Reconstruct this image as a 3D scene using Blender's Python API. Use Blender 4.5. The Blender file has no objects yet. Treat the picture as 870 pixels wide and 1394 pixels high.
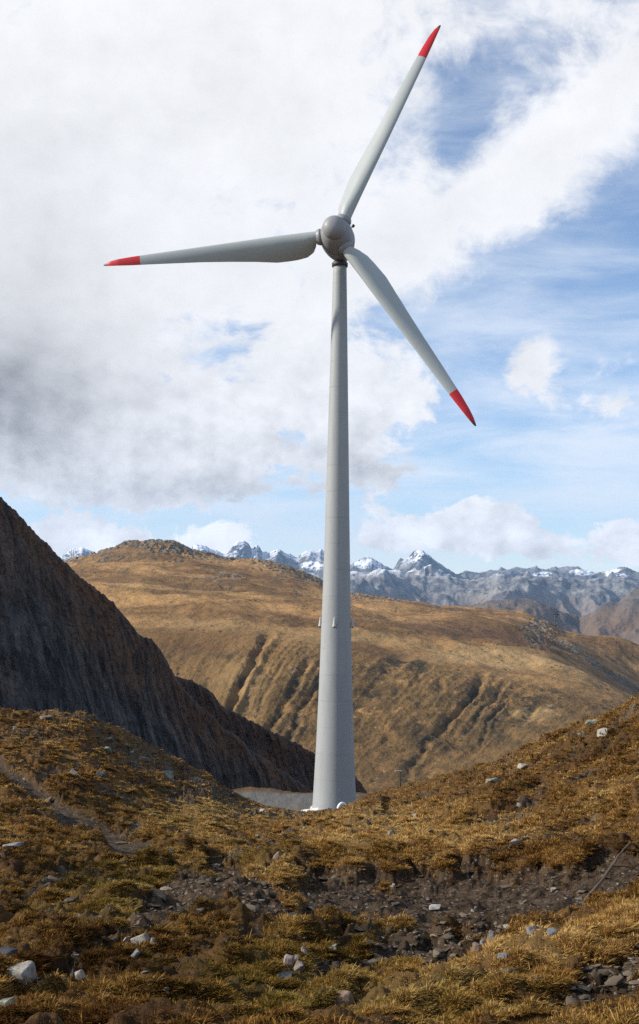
import bpy, bmesh, math, random
import numpy as np
from mathutils import Vector, Matrix

random.seed(7)
rng = np.random.default_rng(11)
SC = bpy.context.scene
COL = SC.collection

# ------------------------------------------------------------------ render settings
SC.render.engine = 'CYCLES'
SC.view_settings.view_transform = 'Standard'; SC.view_settings.look = 'None'
SC.view_settings.exposure = 0.28; SC.view_settings.gamma = 1.0; SC.view_settings.use_curve_mapping = False
SC.cycles.use_denoising = False
SC.cycles.use_adaptive_sampling = True; SC.cycles.adaptive_threshold = 0.01
SC.cycles.max_bounces = 6; SC.cycles.diffuse_bounces = 3; SC.cycles.transparent_max_bounces = 8; SC.cycles.volume_bounces = 0
SC.cycles.sample_clamp_indirect = 6
SC.render.resolution_x = 639; SC.render.resolution_y = 1024

# ------------------------------------------------------------------ survey frame
# A photo point (px,row) is a direction from the camera; every thing below gets its own distance (metres).
F, HOR, ROLL = 1656.0, 825.0, 0.0102
CR, SR = math.cos(ROLL), math.sin(ROLL)

def world(px, row, d):
    xc = (np.asarray(px, float) - 435.0) / F
    zc = (HOR - np.asarray(row, float)) / F
    d = np.asarray(d, float)
    return d * (xc * CR - zc * SR), d * np.ones_like(xc * zc), d * (xc * SR + zc * CR)

def project(x, y, z):
    xc = (x * CR + z * SR) / y
    zc = (-x * SR + z * CR) / y
    return 435.0 + F * xc, HOR - F * zc

# ------------------------------------------------------------------ noise
def _h(ix, iy, seed):
    h = (ix.astype(np.int64) * 374761393 + iy.astype(np.int64) * 668265263 + seed * 974634777) & 0xFFFFFFFF
    h = ((h ^ (h >> 13)) * 1274126177) & 0xFFFFFFFF
    h = ((h ^ (h >> 16)) * 2246822519) & 0xFFFFFFFF
    return (h ^ (h >> 15)) & 0xFFFFFFFF

def noise2(x, y, seed=0):
    x0 = np.floor(x); y0 = np.floor(y)
    fx = x - x0; fy = y - y0
    u = fx * fx * fx * (fx * (fx * 6 - 15) + 10); v = fy * fy * fy * (fy * (fy * 6 - 15) + 10)
    def g(ix, iy, dx, dy):
        a = _h(ix, iy, seed) / 4294967296.0 * 2 * math.pi
        return np.cos(a) * dx + np.sin(a) * dy
    n00 = g(x0, y0, fx, fy); n10 = g(x0 + 1, y0, fx - 1, fy)
    n01 = g(x0, y0 + 1, fx, fy - 1); n11 = g(x0 + 1, y0 + 1, fx - 1, fy - 1)
    return ((n00 * (1 - u) + n10 * u) * (1 - v) + (n01 * (1 - u) + n11 * u) * v) * 1.5

def fbm(x, y, seed=0, octv=4, lac=2.03, gain=0.5):
    s = 0; a = 1.0; t = 0
    for i in range(octv):
        s = s + a * noise2(x, y, seed + i * 17); t += a
        x = x * lac + 3.7; y = y * lac - 1.9; a *= gain
    return s / t

def ridged(x, y, seed=0, octv=4, lac=2.05, gain=0.5):
    s = 0; a = 1.0; t = 0; w = 1.0
    for i in range(octv):
        n = (1 - np.abs(noise2(x, y, seed + i * 31))) ** 2
        s = s + a * n * w; t += a
        w = np.clip(n * 1.3, 0, 1)
        x = x * lac + 5.1; y = y * lac + 2.3; a *= gain
    return s / t

def sstep(a, b, x):
    t = np.clip((x - a) / (b - a), 0, 1)
    return t * t * (3 - 2 * t)

def curve(px, pts, soft=0):
    pts = np.array(pts, float)
    v = np.interp(px, pts[:, 0], pts[:, 1])
    if soft:
        o = np.linspace(-soft, soft, 9)
        v = np.mean([np.interp(px + k, pts[:, 0], pts[:, 1]) for k in o], axis=0)
    return v

# ------------------------------------------------------------------ object helpers
def tag(o, label, cat, group=None, kind=None):
    o['label'] = label; o['category'] = cat
    if group: o['group'] = group
    if kind: o['kind'] = kind
    return o

def empty(name, loc):
    o = bpy.data.objects.new(name, None); COL.objects.link(o); o.location = loc
    o.empty_display_size = 0.5
    return o

def link(name, me, mat, parent=None, smooth=True):
    if mat: me.materials.append(mat)
    if smooth: me.polygons.foreach_set('use_smooth', np.ones(len(me.polygons), bool))
    o = bpy.data.objects.new(name, me); COL.objects.link(o)
    if parent: o.parent = parent
    return o

def np_mesh(name, verts, faces, attrs=None):
    """faces: (n,k) int array"""
    me = bpy.data.meshes.new(name)
    n, k = faces.shape
    me.vertices.add(len(verts)); me.vertices.foreach_set('co', np.ascontiguousarray(verts, np.float32).ravel())
    me.loops.add(n * k); me.loops.foreach_set('vertex_index', np.ascontiguousarray(faces, np.int32).ravel())
    me.polygons.add(n)
    me.polygons.foreach_set('loop_start', np.arange(0, n * k, k, dtype=np.int32))
    me.polygons.foreach_set('loop_total', np.full(n, k, np.int32))
    me.update(calc_edges=True)
    for an, av in (attrs or {}).items():
        a = me.attributes.new(an, 'FLOAT', 'POINT')
        a.data.foreach_set('value', np.ascontiguousarray(av, np.float32).ravel())
    return me

def grid_faces(nr, nc):
    i = np.arange(nr * nc).reshape(nr, nc)
    return np.stack([i[:-1, :-1], i[:-1, 1:], i[1:, 1:], i[1:, :-1]], -1).reshape(-1, 4)

def pchip_rows(V, segs):
    """V: (K,C) control values, interpolate along axis 0 with monotone cubic; segs = samples per segment"""
    K = V.shape[0]
    dl = np.diff(V, axis=0)
    m = np.zeros_like(V)
    for k in range(1, K - 1):
        a, b = dl[k - 1], dl[k]
        same = (a * b) > 0
        m[k] = np.where(same, 2 * a * b / np.where(same, a + b, 1), 0)
    m[0] = dl[0]; m[-1] = dl[-1]
    out = []
    for k in range(K - 1):
        n = segs[k]
        t = (np.arange(n) / n)[:, None]
        h00 = 2 * t**3 - 3 * t**2 + 1; h10 = t**3 - 2 * t**2 + t; h01 = -2 * t**3 + 3 * t**2; h11 = t**3 - t**2
        out.append(h00 * V[k] + h10 * m[k] + h01 * V[k + 1] + h11 * m[k + 1])
    out.append(V[-1:])
    return np.vstack(out)

def lines_rows(Vd, segs):
    out = []
    for k in range(len(Vd) - 1):
        t = (np.arange(segs[k]) / segs[k])[:, None]
        out.append(Vd[k] * (1 - t) + Vd[k + 1] * t)
    out.append(Vd[-1:])
    return np.vstack(out)

def relief(px, ctrl, segs):
    """ctrl: list of (depth array|scalar, rows array|scalar). Returns X,Y,Z (R,C), S param."""
    C = len(px)
    D = np.array([np.broadcast_to(np.asarray(c[0], float), C) for c in ctrl])
    R = np.array([np.broadcast_to(np.asarray(c[1], float), C) for c in ctrl])
    Z = -(R - HOR) / F * D
    Dr = pchip_rows(D, segs); Zr = pchip_rows(Z, segs)
    S = lines_rows(np.arange(len(ctrl), dtype=float)[:, None] * np.ones((1, C)), segs)
    X, Y, Z = world(px[None, :], HOR - F * Zr / Dr, Dr)
    return X, Y, Z, S

# ------------------------------------------------------------------ material helpers
class NT:
    def __init__(self, name):
        self.m = bpy.data.materials.new(name); self.m.use_nodes = True
        self.t = self.m.node_tree; self.t.nodes.clear()
        self.out = self.t.nodes.new('ShaderNodeOutputMaterial')
    def n(self, typ, **kw):
        nd = self.t.nodes.new(typ)
        for k, v in kw.items(): setattr(nd, k, v)
        return nd
    def set(self, sock, v):
        if hasattr(v, 'is_output') or isinstance(v, bpy.types.NodeSocket): self.t.links.new(v, sock)
        elif v is not None:
            sock.default_value = v
    def math(self, op, a, b=None, c=None, clamp=False):
        nd = self.n('ShaderNodeMath', operation=op, use_clamp=clamp)
        for i, v in enumerate((a, b, c)):
            if v is not None: self.set(nd.inputs[i], v)
        return nd.outputs[0]
    def vmath(self, op, a, b=None):
        nd = self.n('ShaderNodeVectorMath', operation=op)
        self.set(nd.inputs[0], a)
        if b is not None: self.set(nd.inputs[1], b)
        return nd.outputs['Value'] if op in ('DOT_PRODUCT', 'LENGTH') else nd.outputs[0]
    def mix(self, f, a, b, blend='MIX'):
        nd = self.n('ShaderNodeMix', data_type='RGBA', blend_type=blend)
        self.set(nd.inputs[0], f)
        self.set(nd.inputs[6], a if not isinstance(a, tuple) else (*a, 1)[:4])
        self.set(nd.inputs[7], b if not isinstance(b, tuple) else (*b, 1)[:4])
        return nd.outputs[2]
    def attr(self, name):
        return self.n('ShaderNodeAttribute', attribute_name=name).outputs['Fac']
    def pos(self):
        return self.n('ShaderNodeNewGeometry').outputs['Position']
    def noise(self, vec, scale, detail=4, rough=0.55, dist=0.0):
        nd = self.n('ShaderNodeTexNoise')
        self.set(nd.inputs['Vector'], vec); nd.inputs['Scale'].default_value = scale
        nd.inputs['Detail'].default_value = detail; nd.inputs['Roughness'].default_value = rough
        nd.inputs['Distortion'].default_value = dist
        return nd.outputs[0]
    def voro(self, vec, scale, feature='F1', out='Distance'):
        nd = self.n('ShaderNodeTexVoronoi', feature=feature)
        self.set(nd.inputs['Vector'], vec); nd.inputs['Scale'].default_value = scale
        return nd.outputs[out]
    def rng(self, v, a, b, c=0.0, d=1.0):
        nd = self.n('ShaderNodeMapRange', interpolation_type='SMOOTHSTEP')
        self.set(nd.inputs[0], v)
        for i, q in enumerate((a, b, c, d)): nd.inputs[i + 1].default_value = q
        return nd.outputs[0]
    def bump(self, h, strength=0.5, dist=0.05):
        nd = self.n('ShaderNodeBump'); self.set(nd.inputs['Height'], h)
        nd.inputs['Strength'].default_value = strength; nd.inputs['Distance'].default_value = dist
        return nd.outputs[0]
    def bsdf(self, col, rough=0.9, normal=None, spec=0.3, metal=0.0):
        b = self.n('ShaderNodeBsdfPrincipled')
        self.set(b.inputs['Base Color'], col if not isinstance(col, tuple) else (*col, 1)[:4])
        self.set(b.inputs['Roughness'], rough)
        b.inputs['Specular IOR Level'].default_value = spec
        b.inputs['Metallic'].default_value = metal
        if normal is not None: self.set(b.inputs['Normal'], normal)
        return b.outputs[0]
    def done(self, shader):
        self.t.links.new(shader, self.out.inputs['Surface']); return self.m

# ------------------------------------------------------------------ sun and sky
SUNV = Vector((-0.86, -0.06, 0.47)).normalized()
SUN_EL = math.asin(SUNV.z); SUN_AZ = math.atan2(SUNV.x, SUNV.y)
ld = bpy.data.lights.new('sun', 'SUN'); ld.energy = 5.0; ld.angle = math.radians(1.5); ld.color = (1.0, 0.93, 0.82)
lo = bpy.data.objects.new('sun', ld); COL.objects.link(lo); lo.location = (-60, 10, 60)
lo.rotation_euler = (-SUNV).to_track_quat('-Z', 'Y').to_euler()

def build_world():
    w = bpy.data.worlds.new('World'); SC.world = w; w.use_nodes = True
    T = NT.__new__(NT); T.t = w.node_tree; T.t.nodes.clear()
    out = T.n('ShaderNodeOutputWorld')
    sky = T.n('ShaderNodeTexSky', sky_type='NISHITA', sun_disc=False)
    sky.sun_elevation = SUN_EL; sky.sun_rotation = SUN_AZ; sky.altitude = 2400
    sky.air_density = 1.0; sky.dust_density = 1.0; sky.ozone_density = 1.5
    vec = T.n('ShaderNodeTexCoord').outputs['Generated']
    sep = T.n('ShaderNodeSeparateXYZ'); T.set(sep.inputs[0], vec)
    az = T.math('ARCTAN2', sep.outputs[0], sep.outputs[1])
    el = T.math('ARCSINE', sep.outputs[2])

    # cloud banks: (px, row, rx, ry, tilt deg, amount)
    banks = [(120, 130, 340, 250, 0, .88), (430, 60, 240, 130, 0, .52), (720, 235, 215, 66, -28, .60),
             (830, 120, 110, 60, -30, .34), (360, 370, 200, 120, 0, .34), (560, 335, 110, 70, -35, .30),
             (-60, 470, 200, 170, 0, .80), (255, 605, 190, 75, -6, .85), (140, 645, 120, 42, 0, .40),
             (420, 500, 60, 62, -30, .56), (545, 540, 72, 66, 0, .72), (500, 640, 85, 42, 0, .42),
             (724, 500, 40, 62, 28, .96), (800, 552, 46, 20, -12, .55), (835, 492, 60, 18, -22, .30),
             (95, 722, 46, 24, -8, .76), (165, 737, 32, 15, 0, .52), (308, 733, 50, 24, -14, .82),
             (555, 728, 85, 32, 0, .64), (668, 718, 60, 32, 0, .92), (760, 745, 60, 20, 0, .36),
             (862, 738, 46, 36, 0, .96), (790, 10, 150, 40, 0, .30)]
    holes = [(660, 100, 66, 52, -20, .30), (628, 185, 32, 60, 12, .24), (310, 258, 50, 22, 10, .12), (310, 440, 60, 34, 0, .05),
             (790, 390, 170, 75, -28, .60), (660, 610, 170, 50, 0, .35), (520, 420, 50, 46, 0, .22), (880, 310, 60, 36, 0, .36),
             (385, 595, 26, 18, 0, .34), (60, 698, 200, 16, 0, .38), (410, 712, 60, 18, 0, .38)]
    darks = [(-40, 560, 165, 90, -4, .70), (10, 450, 150, 150, 0, .20), (310, 668, 180, 24, 0, .34), (515, 640, 80, 30, 0, .34),
             (430, 610, 60, 30, 0, .12), (600, 752, 150, 13, 0, .20), (850, 765, 60, 13, 0, .14), (760, 752, 60, 14, 0, .18), (20, 250, 150, 170, 0, .06)]

    def banks_sum(azs, els, lst):
        tot = None
        for (px, row, rx, ry, tl, amt) in lst:
            x, y, z = world(px, row, 1.0)
            a0 = math.atan2(float(x), 1.0); e0 = math.asin(float(z) / math.sqrt(float(x)**2 + 1 + float(z)**2))
            comb = T.n('ShaderNodeCombineXYZ'); T.set(comb.inputs[0], azs); T.set(comb.inputs[1], els)
            if tot is not None: T.set(comb.inputs[2], tot)          # chained so that the banks are worked out one after another
            mp = T.n('ShaderNodeMapping', vector_type='TEXTURE')
            T.set(mp.inputs['Vector'], comb.outputs[0])
            mp.inputs['Location'].default_value = (a0, e0, 0)
            mp.inputs['Rotation'].default_value = (0, 0, math.radians(-tl))
            mp.inputs['Scale'].default_value = (rx / F, ry / F, 1e7)
            q = T.vmath('DOT_PRODUCT', mp.outputs[0], mp.outputs[0])
            g = T.math('EXPONENT', T.math('MULTIPLY', q, -0.9))
            tot = T.math('MULTIPLY', g, amt) if tot is None else T.math('ADD', tot, T.math('MULTIPLY', g, amt))
        return tot

    def density(azs, els):
        comb = T.n('ShaderNodeCombineXYZ'); T.set(comb.inputs[0], azs)
        T.set(comb.inputs[1], T.math('MULTIPLY', els, 1.35)); 
        p = comb.outputs[0]
        wv = T.n('ShaderNodeTexNoise'); T.set(wv.inputs['Vector'], p); wv.inputs['Scale'].default_value = 9
        wv.inputs['Detail'].default_value = 2
        warp = T.vmath('MULTIPLY', T.vmath('SUBTRACT', wv.outputs['Color'], (.5, .5, .5)), (.07, .06, 0))
        p2 = T.vmath('ADD', p, warp)
        n1 = T.noise(p2, 7.5, 8, .62)
        n2 = T.noise(p2, 30, 5, .65)
        d = T.math('SUBTRACT', banks_sum(azs, els, banks), banks_sum(azs, els, holes))
        d = T.math('SUBTRACT', d, T.rng(T.math('ABSOLUTE', azs), .45, 1.2, 0.0, .35))  # unseen cloud cover aside and behind is thinned, so the sky fills shade less
        d = T.math('MULTIPLY_ADD', T.math('SUBTRACT', n1, .5), 1.5, d)
        d = T.math('MULTIPLY_ADD', T.math('SUBTRACT', n2, .5), T.rng(els, .06, .25, 1.15, .55), d)
        return d
    d0 = density(az, el)
    wid = T.rng(el, .07, .36, .20, .62)                              # low cumulus far off has firmer edges
    alpha = T.rng(T.math('ADD', T.math('DIVIDE', T.math('SUBTRACT', d0, .38), wid), .5), 0.0, 1.0)
    # streaky high cirrus, stretched along the horizon
    comb = T.n('ShaderNodeCombineXYZ'); T.set(comb.inputs[0], az); T.set(comb.inputs[1], T.math('MULTIPLY', el, 4.2))
    cir = T.rng(T.noise(comb.outputs[0], 6, 5, .6, .4), .28, .70)
    low = T.rng(el, .05, .36, 1.0, .5)
    cir = T.math('MULTIPLY', T.math('MULTIPLY', cir, low), .85)
    # thick cloud is a little greyer than its thin rims
    shade = T.rng(d0, .5, 1.9)
    dk = banks_sum(az, el, darks)
    comb2 = T.n('ShaderNodeCombineXYZ'); T.set(comb2.inputs[0], az); T.set(comb2.inputs[1], el)
    dkn = T.math('MULTIPLY', dk, T.rng(T.noise(comb2.outputs[0], 9, 4, .5), .2, .75, .8, 1.1))
    puff = T.math('MULTIPLY', T.rng(T.noise(comb2.outputs[0], 8, 5, .6), .32, .68, -1.0, 1.0), .035)
    puff = T.math('ADD', puff, T.math('MULTIPLY', T.rng(T.noise(comb2.outputs[0], 26, 5, .62), .34, .66, -1.0, 1.0), T.rng(el, .05, .24, .10, .012)))
    # billows: the side of each puff that faces the sun is brighter
    cq = T.n('ShaderNodeCombineXYZ'); T.set(cq.inputs[0], az); T.set(cq.inputs[1], T.math('MULTIPLY', el, 1.3))
    b0 = T.noise(cq.outputs[0], 13, 5, .58); b1 = T.noise(T.vmath('ADD', cq.outputs[0], (-.010, .016, 0)), 13, 5, .58)
    bil = T.math('MULTIPLY', T.math('SUBTRACT', b0, b1), T.rng(el, .08, .27, 1.15, .10))
    bil = T.math('MAXIMUM', T.math('MINIMUM', bil, .08), -.12)
    puff = T.math('ADD', puff, bil)
    br = T.math('SUBTRACT', T.math('ADD', puff, T.math('MULTIPLY_ADD', shade, -.14, .985)), T.math('MULTIPLY', dkn, .72))
    br = T.math('MAXIMUM', T.math('ADD', br, T.rng(el, .03, .12, .20, 0.0)), .22)
    ccol = T.n('ShaderNodeCombineXYZ')
    for i, k in enumerate((.82, .822, .838)): T.set(ccol.inputs[i], T.math('MULTIPLY', br, k))
    skyc = T.n('ShaderNodeVectorMath', operation='MULTIPLY'); T.set(skyc.inputs[0], sky.outputs[0])
    skyc.inputs[1].default_value = (SKY * 1.0, SKY * 1.0, SKY * 1.0)
    c1 = T.mix(cir, skyc.outputs[0], (.80, .84, .90))
    c2 = T.mix(alpha, c1, ccol.outputs[0])
    bg = T.n('ShaderNodeBackground'); T.set(bg.inputs[0], c2); bg.inputs[1].default_value = 1.0
    T.t.links.new(bg.outputs[0], out.inputs[0])
SKY = 0.15
build_world()
SC.world.cycles.sampling_method = 'MANUAL'; SC.world.cycles.sample_map_resolution = 256

# ------------------------------------------------------------------ camera
cd = bpy.data.cameras.new('camera'); cam = bpy.data.objects.new('camera', cd); COL.objects.link(cam)
cd.sensor_fit = 'AUTO'; cd.sensor_width = 36.0; cd.lens = F / 1394.0 * 36.0
cd.shift_y = (HOR - 697.0) / 1394.0; cd.clip_start = 0.1; cd.clip_end = 120000
cam.matrix_world = Matrix(((CR, -SR, 0, 0), (0, 0, -1, 0), (SR, CR, 0, 0), (0, 0, 0, 1)))
SC.camera = cam

# ================================================================== GROUND (foreground meadow)
def ground_build():
    inner = np.linspace(-150, 1020, 1080)
    left = 435 - F * np.tan(np.radians(np.linspace(68, 20.2, 70))); right = 435 + F * np.tan(np.radians(np.linspace(20.2, 68, 70)))
    left = left[left < -152]; right = right[right > 1022]
    px = np.concatenate([left, inner, right])
    C = lambda pts, s=12: curve(px, pts, s)
    d9 = C([(0, 72), (110, 76), (200, 84), (300, 96), (400, 112), (450, 118), (490, 104), (600, 86), (700, 72), (870, 58)], 20)
    r9 = C([(-150, 985), (-40, 976), (0, 974), (60, 971), (110, 975), (170, 1003), (230, 1034), (262, 1051), (286, 1061), (302, 1077), (330, 1090), (360, 1099), (400, 1107),
            (450, 1110), (490, 1102), (520, 1091), (560, 1081), (600, 1064), (650, 1046), (700, 1031), (740, 1011), (800, 986), (870, 953), (1020, 880)], 5)
    ctrl = [
        (2.0, 825 + F * 1.7 / 2.0), (5.0, 825 + F * 2.35 / 5.0), (7.5, 1490),
        (10, C([(0, 1408), (220, 1412), (435, 1425), (650, 1420), (870, 1395), (1020, 1370)])),
        (13, C([(0, 1352), (220, 1356), (435, 1368), (560, 1362), (700, 1335), (870, 1303), (1020, 1275)])),
        (17, C([(0, 1298), (220, 1304), (435, 1318), (560, 1310), (700, 1282), (870, 1249), (1020, 1222)])),
        (22, C([(0, 1243), (120, 1250), (220, 1246), (330, 1228), (435, 1255), (560, 1262), (700, 1255), (870, 1232), (1020, 1208)])),
        (29, C([(0, 1198), (220, 1205), (330, 1202), (435, 1212), (560, 1215), (700, 1203), (800, 1185), (870, 1168), (1020, 1140)])),
        (37, C([(0, 1150), (100, 1160), (220, 1172), (330, 1168), (435, 1160), (560, 1160), (700, 1138), (870, 1090), (1020, 1050)])),
        (48, C([(-100, 1075), (0, 1082), (100, 1100), (220, 1132), (330, 1140), (435, 1130), (560, 1120), (700, 1084), (870, 1012), (1020, 960)])),
        (d9, r9),
        (d9 * 1.22, None, -26.0), (170, None, -30.4), (196, None, -30.4), (225, None, -41), (420, None, -190),
    ]
    D = np.array([np.broadcast_to(np.asarray(c[0], float), len(px)) for c in ctrl])
    Z = []
    for i, c in enumerate(ctrl):
        if c[1] is not None: Z.append(-(np.broadcast_to(np.asarray(c[1], float), len(px)) - HOR) / F * D[i])
        else: Z.append(np.full(len(px), float(c[2])))
    Z = np.array(Z)
    # just behind the crest keep falling
    Z[11] = np.minimum(Z[10] - 2.5, np.where((px > 250) & (px < 520), -24.5, -15))
    # the bench on the left behind the knoll
    segs = [8, 12, 26, 95, 95, 95, 95, 85, 85, 95, 40, 30, 26, 10, 12]
    Dr = pchip_rows(D, segs); Zr = pchip_rows(Z, segs)
    # smooth the seams between the control lines a little
    X, Y, Zw = world(px[None, :], HOR - F * Zr / Dr, Dr)
    PX, ROW = project(X, Y, Zw)
    return px, X, Y, Zw, PX, ROW

def dist_poly(PX, ROW, pts, ky=1.0):
    """distance (px) to a polyline"""
    d = np.full(PX.shape, 1e9)
    for (x0, y0), (x1, y1) in zip(pts[:-1], pts[1:]):
        dx, dy = x1 - x0, (y1 - y0) * ky
        t = np.clip(((PX - x0) * dx + (ROW - y0) * ky * dy) / (dx * dx + dy * dy + 1e-9), 0, 1)
        d = np.minimum(d, np.hypot(PX - x0 - t * dx, (ROW - y0) * ky - t * dy))
    return d

def sd_polygon(PX, ROW, pts):
    d = dist_poly(PX, ROW, pts + [pts[0]])
    ins = np.zeros(PX.shape, bool)
    n = len(pts)
    for i in range(n):
        (x0, y0), (x1, y1) = pts[i], pts[(i + 1) % n]
        if y0 == y1: continue
        c = ((y0 > ROW) != (y1 > ROW)) & (PX < (x1 - x0) * (ROW - y0) / (y1 - y0) + x0)
        ins ^= c
    return np.where(ins, -d, d)

gpx, GX, GY, GZ, GP, GR = ground_build()
FLAT = sstep(-22, -6, GZ * 0) * 0
depth = GY
n_edge = fbm(GX * 0.9, GY * 0.9, 5, 4)
px_per_m = F / GY
wob = n_edge * np.clip(px_per_m * 0.55, 6, 40) + fbm(GX * 3.1, GY * 3.1, 9, 3) * np.clip(px_per_m * .18, 2, 12)
front = GY < 140
# --- trails of trodden soil and gravel
track = [(368, 1222), (430, 1187), (520, 1198), (640, 1190), (760, 1184), (840, 1176), (890, 1168), (892, 1200), (850, 1226), (790, 1250), (700, 1266), (600, 1268), (500, 1254), (415, 1248)]
hollow = [(278, 1150), (325, 1160), (338, 1195), (352, 1210), (300, 1208), (276, 1192)]
bank = [(40, 1372), (100, 1335), (150, 1302), (190, 1275), (215, 1248), (255, 1222), (310, 1212), (350, 1224), (375, 1240)]
bank2 = [(440, 1335), (500, 1312), (560, 1300), (620, 1296), (680, 1275)]
bank3 = [(760, 1395), (800, 1345), (850, 1330), (900, 1310)]
path = [(-160, 975), (-60, 1020), (0, 1047), (45, 1075), (90, 1110), (135, 1132), (165, 1148), (200, 1160)]
sdt = sd_polygon(GP, GR, track) + wob
sdh = sd_polygon(GP, GR, hollow) + wob * .6
soil_t = sstep(5, -5, sdt) * (GY < 60)
soil_h = sstep(4, -4, sdh) * (GY < 60)
wid = np.interp(GR, [975, 1040, 1100, 1150, 1165], [3.5, 5.5, 9, 15, 20])
dpath = dist_poly(GP, GR, path)
soil_p = sstep(1.25, .75, dpath / wid + wob * .012) * (GY < 90)
wb = np.interp(GP, [40, 120, 200, 260, 330, 375], [16, 20, 26, 38, 34, 18])
soil_b = sstep(1.2, .7, dist_poly(GP, GR, bank) / wb + wob * .035) * (GY < 60)
soil_b2 = sstep(1.2, .7, dist_poly(GP, GR, bank2) / 20 + wob * .05) * (GY < 60)
soil_b3 = sstep(1.2, .7, dist_poly(GP, GR, bank3) / 24 + wob * .05) * (GY < 60)
# --- sweeps of paler straw and darker heath
sweep = np.zeros_like(GX)
for (a, b, ra, rb, sl, am) in [(300, 1108, 170, 16, 0, .8), (500, 1128, 90, 16, -.16, .9), (600, 1150, 130, 18, -.10, .7), (800, 1085, 90, 14, -.35, .5), (690, 1335, 230, 26, -.27, .9), (840, 1270, 70, 16, -.25, .8), (250, 1140, 60, 12, .05, .5), (470, 1165, 70, 14, .1, .6), (60, 1015, 80, 10, .1, .3),
                               (50, 1195, 120, 22, .05, -.8), (110, 1095, 130, 24, .3, -.45), (800, 1030, 90, 26, -.45, -.45), (700, 1105, 60, 12, -.2, -.5), (840, 1165, 60, 20, -.2, -.7), (500, 1290, 110, 20, -.1, -.7), (260, 1320, 120, 30, -.1, -.4), (840, 1365, 90, 26, -.2, -.8), (180, 1370, 120, 22, 0, -.6), (120, 1290, 80, 18, -.2, -.4), (110, 1335, 170, 60, -.1, -.45), (60, 1130, 90, 18, .2, -.4)]:
    sweep += am * np.exp(-((GP - a) / ra) ** 2 - ((GR - b - sl * (GP - a)) / rb) ** 2)
sweep = np.clip(sweep + .55 * fbm(GX * .3, GY * .22, 141, 4), -1, 1) * (GY < 140) * (GY > 5)
# --- broken stony ground scattered on the knoll and the right slope
stony = np.clip(sstep(.06, .32, fbm(GX * .23, GY * .17, 41, 4) + .20 * fbm(GX * 1.3, GY * 1.1, 43, 3)), 0, 1) * (GY > 19)
stony = stony * np.clip(1 - soil_t - soil_p, 0, 1) * (GY < 140)
edge_rock = sstep(26, 4, np.abs(GR - np.interp(GP, [120, 170, 230, 262, 300, 330, 420], [990, 1012, 1042, 1060, 1076, 1090, 1100]) - 8) + wob * .7) * (GP > 130) * (GP < 420) * (GY > 55) * (GY < 140)
stony = np.clip(stony + edge_rock * .9, 0, 1)
# --- gravel pad round the tower
pad = sstep(.8, -.8, np.abs(GY - 180) - 17 + fbm(GX * .2, GY * .2, 3, 3) * 2) * sstep(2, -2, np.abs(GX + 8) - 14 + 3 * fbm(GX * .3, GY * .3, 8, 3))
green = np.zeros_like(GX)
for (a, b, ra, rb, am) in [(160, 1225, 130, 55, .75), (420, 1365, 150, 50, .85), (215, 1110, 110, 22, .45), (330, 1175, 90, 40, .35), (470, 1290, 120, 35, .4), (560, 1390, 100, 25, .5), (90, 1385, 90, 22, .3)]:
    green += am * np.exp(-((GP - a) / ra) ** 2 - ((GR - b) / rb) ** 2)
green = np.clip(green * (GY < 70) * (0.75 + 1.2 * fbm(GX * .5, GY * .5, 23, 4)) + .25 * sstep(.1, .5, fbm(GX * .3, GY * .3, 29, 3)), 0, 1)
cut = sstep(5, 1, np.abs(sdt - 1)) * (GR < 1225) * (GY < 60)
peat_m = sstep(.20, .42, fbm(GX * .55, GY * .42, 33, 5) - .22 * sweep) * sstep(12, 18, GY) * (GY < 140)
soil = np.clip(np.maximum.reduce([soil_t, cut, peat_m * .85, soil_h * .9, soil_p, soil_b, soil_b2, soil_b3, pad]), 0, 1)
grassy = np.clip(1 - soil - stony * .55, 0, 1)
soft_edge = np.clip(1 - np.maximum.reduce([sstep(24, -4, sdt) * (GY < 60), sstep(20, -4, sdh) * (GY < 60), soil_p, peat_m * .6, soil_b]) - stony * .55, 0, 1)   # relief fades in more gently than the turf cover

# --- real relief of the turf: hummocks, tussocks, terracettes, cut banks
near = sstep(2.5, 8, GY) * sstep(165, 120, GY)
hum = fbm(GX * .42, GY * .42, 51, 4) * .30 + fbm(GX * .13, GY * .11, 52, 3) * .55 * sstep(14, 40, GY)
bill = np.abs(noise2(GX * 1.25 + n_edge, GY * 1.25, 61)); bill2 = np.abs(noise2(GX * 2.9, GY * 2.9 + n_edge, 67))
tus = ((bill ** .7) * .34 + (bill2 ** .8) * .14) * (1 - .55 * np.clip(sweep, -.4, 1))
saw = (GZ * .62 + fbm(GX * .22, GY * .22, 71, 4) * 1.7); saw = saw - np.floor(saw)
terr = (np.where(saw < .82, saw / .82, (1 - saw) / .18) - .5) * .34 * sstep(-.2, .3, fbm(GX * .15, GY * .15, 72, 3)) * sstep(95, 45, GY)
rough = fbm(GX * 6.5, GY * 6.5, 81, 3) * .055
stone_r = ridged(GX * 1.1, GY * 1.1, 91, 4) * .28 + fbm(GX * 3.5, GY * 3.5, 95, 3) * .22
dz = near * (hum + soft_edge * (tus + terr + rough))
dz += near * stony * (stone_r - .22)
back = np.interp(GP, [368, 430, 520, 640, 760, 880, 1000], [1222, 1187, 1198, 1190, 1180, 1150, 1120])
upside = sstep(16, -22, GR - back + wob * .35) * sstep(360, 400, GP) * (1 - soil_t) * (GY < 60)
dz += near * upside * np.interp(GP, [700, 820], [.40, .16]) * np.exp(-np.clip(back - GR, 0, 200) / 38.0)
dz += -soil_t * .08 * near - soil_h * .30 * near - soil_p * .12 * near
dz += near * soil_b * (ridged(GX * 1.3, GY * 1.3, 101, 3) * .24 - .06 + fbm(GX * 4, GY * 4, 105, 3) * .07)
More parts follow.
